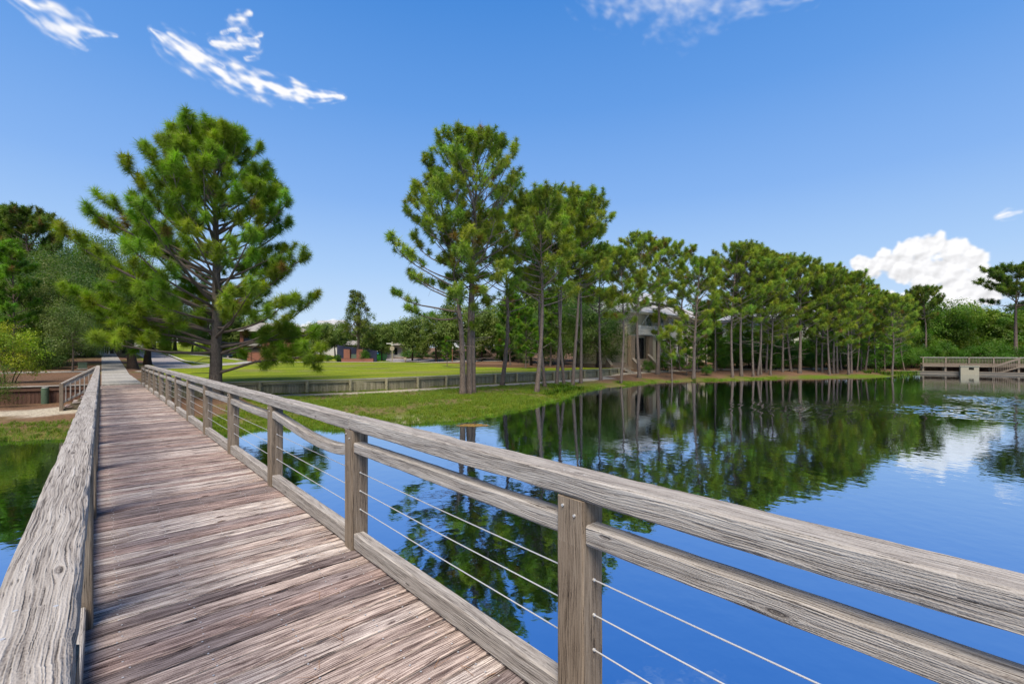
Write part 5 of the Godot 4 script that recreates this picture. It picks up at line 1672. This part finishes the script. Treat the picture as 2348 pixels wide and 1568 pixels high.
func make_far_boardwalk() -> void:
	# same kind of boardwalk, seen from the side across the pond
	var a := gp(2120, 838.5, 0.0); a = ray(2118, HZ) * 67.0
	var c := ray(2480, HZ) * 58.0
	a.y = 0.0; c.y = 0.0
	var L := a.distance_to(c)
	var t := atan2(-(c - a).z, (c - a).x)
	var b := thing("boardwalk", "distant grey timber boardwalk with picket railing over the dark outlet of the pond", "boardwalk", a, t)
	var m: Material = M.post
	bx("deck", b, Vector3(L / 2, -0.08, -2.0), Vector3(L, 0.12, 4.2), m)
	bx("fascia", b, Vector3(L / 2, -0.16, 0.08), Vector3(L, 0.26, 0.07), m)
	for side in [0.05, -4.0]:
		bx("top_rail", b, Vector3(L / 2, 1.05, side), Vector3(L, 0.08, 0.20), M.rail)
		bx("bottom_rail", b, Vector3(L / 2, 0.12, side), Vector3(L, 0.09, 0.07), m)
	var n := int(L / 0.145)
	for k in mini(n, 290):
		bx("picket", b, Vector3(0.05 + k * 0.145, 0.56, 0.05), Vector3(0.045, 0.92, 0.045), m)
	var k := 0
	while k * 2.4 < L:
		bx("post", b, Vector3(k * 2.4, 0.4, 0.1), Vector3(0.14, 1.45, 0.14), m)
		bx("pile", b, Vector3(k * 2.4, -1.2, -0.1), Vector3(0.2, 2.1, 0.2), m)
		bx("pile", b, Vector3(k * 2.4, -1.2, -2.2), Vector3(0.2, 2.1, 0.2), m)
		k += 1
	# stairs down to the low landing
	var sx := L * 0.62
	for i in 8:
		bx("stair_tread", b, Vector3(sx - i * 0.30, -0.16 - i * 0.14, 0.75), Vector3(0.30, 0.05, 1.1), m)
	for zz in [0.22, 1.3]:
		for yy in [-0.22, 0.86]:
			var mb := MB.new()
			beam(mb, Vector3(sx + 0.2, yy + 0.06, zz), Vector3(sx - 2.4, yy - 1.08, zz), 0.06, 0.14, Vector3.UP, 0.004, 1, 0.0, Vector2.ZERO)
			part("stair_rail", mb.mesh(), m, b)
		for i in 12:
			bx("baluster", b, Vector3(sx - i * 0.2, 0.28 - i * 0.087, zz), Vector3(0.045, 1.05, 0.045), m)
	# low sea wall, concrete outlet box
	var wall := thing("sea_wall", "low grey sea wall along the waterline under the distant boardwalk", "wall", a + Vector3(0, -1.25, 0), t)
	bx("wall", wall, Vector3(L / 2 - 2.0, 0.05, 1.9), Vector3(L + 6.0, 0.5, 0.25), M.post)
	bx("cap", wall, Vector3(L / 2 - 2.0, 0.33, 1.9), Vector3(L + 6.0, 0.08, 0.5), M.post)
	var box := thing("outlet_box", "square tan concrete outlet box with a small window under the distant boardwalk", "outlet box", a + Basis(Vector3.UP, t) * Vector3(L * 0.30, 0, 2.3) + Vector3(0, -1.3, 0), t)
	for e in [[0.0, 0.3, 1.8, 0.75], [0.0, 1.1, 1.8, 0.15], [-0.5, 0.85, 0.8, 0.35], [0.65, 0.85, 0.5, 0.35]]:
		bx("wall", box, Vector3(e[0], e[1], 0), Vector3(e[2], e[3], 0.9), M.pale_post)
	bx("back", box, Vector3(0.15, 0.85, -0.4), Vector3(0.52, 0.36, 0.06), M.pale_post)
	bx("lid", box, Vector3(0, 1.22, 0), Vector3(1.95, 0.1, 1.05), M.pale_post)
	# dark wall added behind the piles to stand for the shade under the deck
	var bk := thing("shade_wall", "dark timber wall added for the shade behind the distant boardwalk's piles", "wall", a + Vector3(0, -1.4, 0), t)
	for i in int(L / 0.6):
		bx("board", bk, Vector3(0.3 + i * 0.6, 0.6, -4.0), Vector3(0.58, 1.3, 0.12), M.bulk_dark[i % 2])

# ---------------------------------------------------------------- things along the street
func make_street_things() -> void:
	var yaw := -deg_to_rad(YAW)
	# parked dark car behind the big pine
	var car := thing("parked_car", "dark parked saloon car half hidden behind the large pine's trunk", "car", on_ground(508, 97.0) + Vector3(0, 0.05, 0), yaw + 0.25)
	var prof := [Vector2(-2.25, 0.35), Vector2(2.25, 0.35), Vector2(2.32, 0.62), Vector2(2.2, 0.85), Vector2(1.15, 0.98), Vector2(0.45, 1.42), Vector2(-0.95, 1.46), Vector2(-1.65, 1.05), Vector2(-2.2, 0.98), Vector2(-2.32, 0.7)]
	var mb := MB.new()
	var np := prof.size()
	for k in np:
		var p0: Vector2 = prof[k]; var p1: Vector2 = prof[(k + 1) % np]
		var w0 := 0.86 if p0.y < 1.1 else 0.66; var w1 := 0.86 if p1.y < 1.1 else 0.66
		mb.quad(Vector3(p0.x, p0.y, w0), Vector3(p0.x, p0.y, -w0), Vector3(p1.x, p1.y, -w1), Vector3(p1.x, p1.y, w1))
		for sgn in [1.0, -1.0]:
			var cc := Vector3(0, 0.7, 0.86 * sgn)
			var a := Vector3(p0.x, p0.y, w0 * sgn); var b := Vector3(p1.x, p1.y, w1 * sgn)
			var nn := Vector3(0, 0.1, sgn).normalized()
			if sgn > 0:
				mb.tri(cc, a, b, nn, nn, nn)
			else:
				mb.tri(cc, b, a, nn, nn, nn)
	part("body", mb.mesh(), M.car_paint, car)
	for sgn in [1.0, -1.0]:
		var wmb := MB.new()
		var z: float = 0.79 * sgn
		var z2: float = 0.68 * sgn
		var q := [Vector3(-1.35, 1.02, z + 0.03 * sgn), Vector3(1.0, 1.02, z + 0.03 * sgn), Vector3(0.4, 1.38, z2 + 0.05 * sgn), Vector3(-0.9, 1.40, z2 + 0.05 * sgn)]
		if sgn > 0:
			wmb.quad(q[0], q[1], q[2], q[3])
		else:
			wmb.quad(q[1], q[0], q[3], q[2])
		part("side_window", wmb.mesh(), M.glass, car)
		for x in [-1.4, 1.4]:
			var wh := cyl("wheel", car, Vector3(x, 0.31, 0.70 * sgn), Vector3(x, 0.31, 0.89 * sgn), 0.31, M.tyre, 16)
			cyl("rim", wh, Vector3(x, 0.31, 0.885 * sgn), Vector3(x, 0.31, 0.90 * sgn), 0.19, M.chrome, 12)
		bx("headlight", car, Vector3(2.24, 0.74, 0.62 * sgn), Vector3(0.12, 0.13, 0.34), M.chrome)
		bx("tail_light", car, Vector3(-2.24, 0.84, 0.62 * sgn), Vector3(0.1, 0.14, 0.34), M.lamp_red)
	# brick kiosk with two pillars and a low wall
	var kp := on_ground(815, 92.0)
	var kiosk := thing("brick_kiosk", "two short red brick pillars on a low brick wall beside the lawn", "brick pillars", kp, yaw)
	bx("pillar", kiosk, Vector3(-1.75, 1.3, -0.3), Vector3(1.25, 2.6, 0.9), M.brick)
	bx("pillar", kiosk, Vector3(0.85, 1.3, -0.3), Vector3(1.25, 2.6, 0.9), M.brick)
	bx("low_wall", kiosk, Vector3(0.5, 0.32, 0.25), Vector3(6.4, 0.7, 0.5), M.brick)
	bx("coping", kiosk, Vector3(0.5, 0.70, 0.25), Vector3(6.5, 0.08, 0.6), M.brick)
	bx("mail_box_bank", kiosk, Vector3(-0.45, 1.05, -0.5), Vector3(1.2, 1.1, 0.4), M.box_green)
	var sc := thing("privacy_screen", "navy blue fabric screen fence behind the brick pillars", "fence", kp - fwd * -2.2, yaw)
	var sm := MB.new()
	sm.quad(Vector3(-4.6, 0.0, 0.03), Vector3(3.6, 0.0, 0.03), Vector3(3.6, 2.3, 0.03), Vector3(-4.6, 3.5, 0.03))
	sm.quad(Vector3(3.6, 0.0, -0.03), Vector3(-4.6, 0.0, -0.03), Vector3(-4.6, 3.5, -0.03), Vector3(3.6, 2.3, -0.03))
	part("fabric", sm.mesh(), M.navy, sc)
	for i in 5:
		bx("post", sc, Vector3(-4.6 + i * 2.05, 1.7 - i * 0.14, -0.08), Vector3(0.08, 3.5 - i * 0.29, 0.08), M.black)
	# skip and portable toilet
	var sk := thing("skip", "bright green steel skip standing by the road bend", "skip", on_ground(864, 103.0), yaw - 0.2)
	var km := MB.new()
	var lo := [Vector3(-1.7, 0.15, 0.9), Vector3(1.7, 0.15, 0.9), Vector3(1.7, 0.15, -0.9), Vector3(-1.7, 0.15, -0.9)]
	var hi := [Vector3(-2.1, 1.7, 1.05), Vector3(2.1, 1.7, 1.05), Vector3(2.1, 1.7, -1.05), Vector3(-2.1, 1.7, -1.05)]
	for k in 4:
		km.quad(lo[k], lo[(k + 1) % 4], hi[(k + 1) % 4], hi[k])
	km.quad(lo[3], lo[2], lo[1], lo[0])
	km.quad(Vector3(-2.0, 1.45, 1.0), Vector3(2.0, 1.45, 1.0), Vector3(2.0, 1.45, -1.0), Vector3(-2.0, 1.45, -1.0))
	part("body", km.mesh(), M.bin_green, sk)
	for k in 5:
		bx("rib", sk, Vector3(-1.4 + k * 0.7, 0.95, 1.02), Vector3(0.1, 1.5, 0.1), M.bin_green)
	bx("rim", sk, Vector3(0, 1.7, 1.06), Vector3(4.3, 0.12, 0.12), M.bin_green)
	bx("skid", sk, Vector3(0, 0.08, 0.6), Vector3(3.2, 0.16, 0.15), M.black)
	bx("skid", sk, Vector3(0, 0.08, -0.6), Vector3(3.2, 0.16, 0.15), M.black)
	var tl := thing("portable_toilet", "blue portable toilet cabin behind the green skip", "toilet", on_ground(866, 108.0), yaw)
	bx("cabin", tl, Vector3(0, 1.15, 0), Vector3(1.15, 2.2, 1.15), M.toilet_blue)
	bx("door", tl, Vector3(0, 1.1, 0.59), Vector3(0.75, 1.9, 0.04), M.toilet_blue)
	bx("roof", tl, Vector3(0, 2.33, 0), Vector3(1.25, 0.16, 1.25), M.white)
	cyl("vent_pipe", tl, Vector3(0.4, 2.3, -0.4), Vector3(0.4, 2.75, -0.4), 0.05, M.white, 8)
	# stop sign seen from behind, with two street name blades
	var sg := thing("street_sign", "pale post with the back of an octagonal sign and two name blades", "sign", on_ground(899, 90.5), yaw)
	bx("post", sg, Vector3(0, 1.95, 0), Vector3(0.16, 3.9, 0.16), M.pale_post)
	var om := MB.new()
	for k in 8:
		var a0 := TAU * (k + 0.5) / 8; var a1 := TAU * (k + 1.5) / 8
		var c := Vector3(0, 2.75, 0.1)
		var p0 := c + Vector3(cos(a0), sin(a0), 0) * 0.5; var p1 := c + Vector3(cos(a1), sin(a1), 0) * 0.5
		om.tri(c, p0, p1, Vector3.BACK, Vector3.BACK, Vector3.BACK)
		om.quad(p1, p0, p0 - Vector3(0, 0, 0.03), p1 - Vector3(0, 0, 0.03))
		om.tri(c - Vector3(0, 0, 0.03), p1 - Vector3(0, 0, 0.03), p0 - Vector3(0, 0, 0.03), Vector3.FORWARD, Vector3.FORWARD, Vector3.FORWARD)
	part("plate", om.mesh(), M.pale_post, sg)
	bx("name_blade", sg, Vector3(-0.55, 3.72, 0.02), Vector3(1.2, 0.2, 0.04), M.sign_grey)
	bx("name_blade", sg, Vector3(0.05, 3.46, 0.0), Vector3(0.5, 0.18, 0.3), M.sign_grey)
	bx("finial", sg, Vector3(0, 3.95, 0), Vector3(0.2, 0.1, 0.2), M.white)
	var sm2 := thing("waste_station", "small wooden box on a short post at the lawn's far edge", "post", on_ground(929, 88.0), yaw)
	bx("post", sm2, Vector3(0, 0.4, 0), Vector3(0.1, 0.8, 0.1), M.brown_post)
	bx("box", sm2, Vector3(0, 0.75, 0.06), Vector3(0.48, 0.55, 0.2), M.stone_cap)
	bx("roof", sm2, Vector3(0, 1.05, 0.06), Vector3(0.58, 0.06, 0.3), M.brown_post)
	var pole := thing("sign_post", "slim brown square post with a small plate beyond the lawn", "post", on_ground(1037, 90.0), yaw)
	bx("post", pole, Vector3(0, 1.6, 0), Vector3(0.18, 3.2, 0.18), M.brown_post)
	bx("plate", pole, Vector3(0.05, 2.9, 0.12), Vector3(0.28, 0.4, 0.04), M.sign_grey)
	# utility box on the mulch left of the path
	var ub := thing("utility_box", "small grey-green utility cabinet on the mulch left of the footpath", "utility box", on_ground(188, 38.5), 0.2)
	bx("cabinet", ub, Vector3(0, 0.27, 0), Vector3(0.5, 0.5, 0.45), M.box_green)
	bx("lid", ub, Vector3(0, 0.54, 0), Vector3(0.55, 0.06, 0.5), M.box_green)
	bx("plinth", ub, Vector3(0, 0.02, 0), Vector3(0.62, 0.1, 0.58), M.concrete)

# ---------------------------------------------------------------- shrubs, grasses
func make_small_plants() -> void:
	# shrubs
	var p := on_ground(15, 24.5)
	broadleaf("shrub", "yellow-green loose shrub hanging over the sand by the dark bulkhead", "", p, {"H": 3.2, "R": 1.7, "r0": 0.05, "base": 0.3, "stems": 5, "lumps": 16, "clumps": 330, "leaves": leaf_mid, "ls": 0.55, "col": Color(0.21, 0.26, 0.020), "seed": 801, "vary": 0.35}, "shrub")
	p = on_ground(-20, 20.0)
	broadleaf("shrub", "small-leaved green shrub with drooping sprays at the pond's sandy edge", "", p, {"H": 2.0, "R": 0.95, "r0": 0.03, "base": 0.1, "stems": 4, "lumps": 9, "clumps": 150, "leaves": leaf_near, "ls": 0.55, "col": Color(0.075, 0.135, 0.02), "seed": 802}, "shrub")
	p = on_ground(105, 37.5)
	var ds := broadleaf("shrub", "dark dense evergreen shrub on the mulch below the live oak", "", p, {"H": 2.3, "R": 1.8, "r0": 0.05, "base": 0.1, "stems": 4, "lumps": 14, "clumps": 420, "leaves": leaf_near, "ls": 0.95, "col": Color(0.075, 0.130, 0.028), "seed": 803}, "shrub")
	for s in [[60, 39.0, 1.2, "dark evergreen shrub beside the yellow-green one under the oaks"], [205, 56.0, 1.3, "dark clipped shrub by the white porch steps"], [135, 54.0, 1.2, "dark shrub under the white porch railing"]]:
		copy_of(ds, on_ground(s[0], s[1]), s[0], Vector3.ONE * s[2], s[3])
	p = on_ground(1556, 57.0)
	var rs := broadleaf("shrub", "rounded glossy green shrub on the mulch before the cream house's porch", "", p, {"H": 1.9, "R": 1.05, "r0": 0.04, "base": 0.1, "stems": 4, "lumps": 12, "clumps": 240, "leaves": leaf_mid, "ls": 0.5, "col": Color(0.075, 0.165, 0.018), "seed": 804}, "shrub")
	for s in [[1622, 51.0, 0.62, "small bright round shrub beside the sand path by the pond"], [1655, 58.0, 1.0, "round green shrub at the foot of the siding wall"], [1487, 52.5, 0.75, "leafy shrub half hiding the foot of the broad brick steps"], [1525, 55.0, 1.1, "leafy shrub under the porch's left end"], [1600, 58.5, 0.8, "green shrub against the cream house's foundation"], [1815, 62.0, 1.6, "big low green shrub below the white house's porch"], [1862, 61.0, 1.2, "low spreading shrub beside the thick-trunked pine"], [1780, 60.0, 1.1, "green shrub among the slim grey pines"], [645, 95.0, 1.1, "green shrub in the bed behind the garden wall"], [835, 92.5, 1.3, "clipped green shrub at the end of the brick pillars' wall"], [560, 96.0, 1.5, "clipped green hedge bush beside the parked car"], [540, 98.0, 1.5, "second hedge bush beside the parked car, nearer the pine's trunk"], [775, 94.0, 0.8, "grey-green bed shrub left of the brick pillars"], [752, 94.0, 0.8, "grey-green bed shrub in front of the street trees"], [700, 94.0, 0.9, "bed shrub before the brick house's right wing"], [455, 80.0, 0.9, "small shrub at the driveway's mouth"], [478, 84.0, 0.8, "small round shrub on the driveway verge"]]:
		copy_of(rs, on_ground(s[0], s[1]), s[0], Vector3.ONE * s[2], s[3])
	var i := 0
	for s in [[1000, 100.0], [1040, 98.0], [1075, 96.0], [1110, 95.0], [965, 104.0], [1150, 92.0], [935, 110.0], [1180, 88.0]]:
		copy_of(rs, on_ground(s[0], s[1]), i * 1.1, Vector3(1.9, 1.1, 1.9), "low scrub bush along the far verge behind the road", "scrub along the far verge")
		i += 1
	i = 0
	for s in [[2000, 68.0], [2030, 70.0], [2060, 71.0], [2095, 72.5], [2130, 73.0], [2165, 73.0], [2200, 72.0], [2240, 71.0], [2280, 70.0], [2320, 69.5], [2360, 69.0], [1965, 66.0], [1935, 65.0], [1905, 66.0], [1845, 70.0], [1745, 66.0], [1720, 64.0], [1690, 62.0], [1660, 63.0], [1800, 66.0], [1875, 66.0], [1925, 68.0], [1955, 70.0], [1985, 72.0], [2015, 73.0], [1770, 64.0], [2050, 75.0], [2090, 77.0]]:
		copy_of(rs, on_ground(s[0], s[1]), i * 1.7, Vector3(2.2, 1.6 + 0.35 * (i % 3), 2.2), "leafy bush at the foot of the wood on the far shore", "bushes at the foot of the wood")
		i += 1
	# grass: one tuft, thousands of copies on the bank
	var r := RandomNumberGenerator.new(); r.seed = 91
	var gm := MB.new()
	for k in 12:
		var an := r.randf() * TAU
		var o := Vector3(r.randfn(), 0, r.randfn()) * 0.05
		var d := Vector3(cos(an) * 0.5, 1.0, sin(an) * 0.5).normalized()
		var s := Vector3(-sin(an), 0, cos(an)) * 0.006
		var hgt := r.randf_range(0.08, 0.16)
		var m := o + d * hgt * 0.6
		var t := o + d * hgt + Vector3(cos(an), -0.2, sin(an)) * hgt * 0.35
		var n := Vector3(cos(an) * 0.3, 1.0, sin(an) * 0.3).normalized()
		gm.tri(o - s, o + s, m + s * 0.8, n, n, n); gm.tri(o - s, m + s * 0.8, m - s * 0.8, n, n, n); gm.tri(m - s * 0.8, m + s * 0.8, t, n, n, n)
	var tuft := gm.mesh(false)
	scatter("bank_grass", "short rough grass on the bank between the bulkhead and the pond", "grass", tuft, 21000, 92, func(u: float, v: float, d: float, q: RandomNumberGenerator) -> float:
		if u < 2.2 or d < 0.05:
			return 0.0
		var n1 := noise.get_noise_2d(u * 22.0, v * 22.0)
		var wv := wall_v(u) - v
		if u < 44.0 and (wv < 2.2 and wv > 0.5):
			return 0.0
		if u > 30.0 and (d > 0.8 or n1 > 0.05):
			return 0.0
		if u < 5.5 and d > 3.5 + n1 * 3.0:
			return 0.0
		if n1 > 0.12 and d > 1.0 and q.randf() < 0.75:
			return 0.0
		return q.randf_range(0.55, 1.15) * (1.0 if d > 0.8 else 1.35), [2.0, 62.0, 9.0, 29.0, 0.03], Color(0.185, 0.25, 0.032))
	scatter("shore_grass", "thin grass along the sandy edge left of the boardwalk", "grass", tuft, 2600, 93, func(u: float, v: float, d: float, q: RandomNumberGenerator) -> float:
		if d < 0.02 or d > 2.4 or u > 1.6:
			return 0.0
		return q.randf_range(0.6, 1.3), [-14.0, 1.6, 20.0, 26.0, 0.03], Color(0.13, 0.19, 0.025))
	# reed clumps at the water line
	var rb := MB.new()
	for k in 60:
		var an := r.randf() * TAU
		var o := Vector3(r.randfn(), 0, r.randfn()) * 0.13
		var hgt := r.randf_range(0.25, 0.55)
		var d := (Vector3(cos(an), 0, sin(an)) * r.randf_range(0.1, 0.7) + Vector3.UP).normalized()
		var s := Vector3(-sin(an), 0, cos(an)) * 0.012
		var m := o + d * hgt * 0.6
		var t := o + d * hgt + Vector3(cos(an), -0.5, sin(an)) * hgt * 0.3
		var n := (d + Vector3(cos(an), 0.6, sin(an)) * 0.6).normalized()
		rb.tri(o - s, o + s, m + s, n, n, n); rb.tri(o - s, m + s, m - s, n, n, n); rb.tri(m - s, m + s, t, n, n, n)
		for e in 9:
			rb.c.push_back(vary(Color(0.13, 0.23, 0.018), r, 0.3) if e == 0 else rb.c[rb.c.size() - 1])
	var reed := rb.mesh(false)
	i = 0
	for s in [[1290, 902, 1.3], [1272, 904, 1.1], [1306, 897, 1.25], [1262, 908, 0.9], [1322, 893, 0.9], [1281, 895, 1.2], [1298, 893, 1.1], [1424, 880, 0.7], [1592, 871, 0.6], [2010, 858, 1.6], [2028, 860, 1.5], [2060, 858, 1.6], [2080, 857, 1.4], [2098, 855, 1.4], [1990, 860, 1.3]]:
		var gpos := gp(s[0], s[1], WL + 0.1)
		gpos.y = maxf(ground(gpos.x, -gpos.z), WL - 0.05)
		var o := thing("reed_clump", "bright green reed clump at the foot of the leaning pines" if i < 7 else ("reed clump on the low point before the far boardwalk" if i > 8 else ["tiny reed clump at the foot of the thin pale pine", "tiny reed clump at the foot of the bushy low pine"][i - 7]), "reeds", gpos, i * 1.0, "reeds by the leaning pines" if i < 7 else ("reeds by the far boardwalk" if i > 8 else ""))
		part("blades", reed, M.grass, o, Transform3D(Basis.from_scale(Vector3(s[2] * 1.7, s[2], s[2] * 1.7)), Vector3.ZERO))
		i += 1
	# rusty algae floating off the bank, in ragged scraps
	var am := MB.new()
	var c := gp(1085, 975, WL + 0.006)
	for k in 420:
		var an := r.randf() * TAU
		var rr := sqrt(r.randf()) * (1.0 + 0.5 * noise.get_noise_2d(cos(an) * 90.0, sin(an) * 90.0))
		var o := c + rgt * cos(an) * rr * 0.66 + fwd * sin(an) * rr * 0.36
		var s0 := r.randf_range(0.02, 0.075) * (1.2 - rr * 0.6)
		var turn := r.randf() * TAU
		var pts := []
		for e in 5:
			var b := turn + TAU * e / 5
			pts.append(o + Vector3(cos(b), 0, sin(b)) * s0 * r.randf_range(0.5, 1.2) + Vector3(0, k * 0.00001, 0))
		for e in range(1, 4):
			am.tri(pts[0], pts[e], pts[e + 1], Vector3.UP, Vector3.UP, Vector3.UP)
	var al := part(numbered("algae_mat"), am.mesh(), M.algae, self)
	tag(al, "rust-orange algae scum floating just off the grassy bank", "algae")

func scatter(called: String, label: String, category: String, mesh: Mesh, n: int, seed_: int, size_at: Callable, area: Array, col: Color) -> void:
	var q := RandomNumberGenerator.new(); q.seed = seed_
	var list := []
	var tries := 0
	while list.size() < n and tries < n * 4:
		tries += 1
		# denser near the boardwalk
		var u: float = lerpf(area[0], area[1], pow(q.randf(), 1.5))
		var v: float = q.randf_range(area[2], area[3])
		if u < 45.0 and v > wall_v(u) - 0.1:
			continue
		var d := shore_distance(u, v)
		if d < 0.0:
			continue
		var s: float = size_at.call(u, v, d, q)
		if s <= 0.0:
			continue
		list.append([Transform3D(Basis(Vector3.UP, q.randf() * TAU) * Basis.from_scale(Vector3(s, s * q.randf_range(0.7, 1.3), s)), W(u, lower(u, v) - 0.01, v)), vary(col, q, 0.35)])
	var mm := MultiMesh.new()
	mm.transform_format = MultiMesh.TRANSFORM_3D
	mm.use_colors = true
	mm.mesh = mesh
	mm.instance_count = list.size()
	for i in list.size():
		mm.set_instance_transform(i, list[i][0])
		mm.set_instance_color(i, list[i][1])
	var o := MultiMeshInstance3D.new()
	o.name = numbered(called)
	o.multimesh = mm
	o.material_override = M.grass
	add_child(o)
	tag(o, label, category)
	o.set_meta("kind", "stuff")
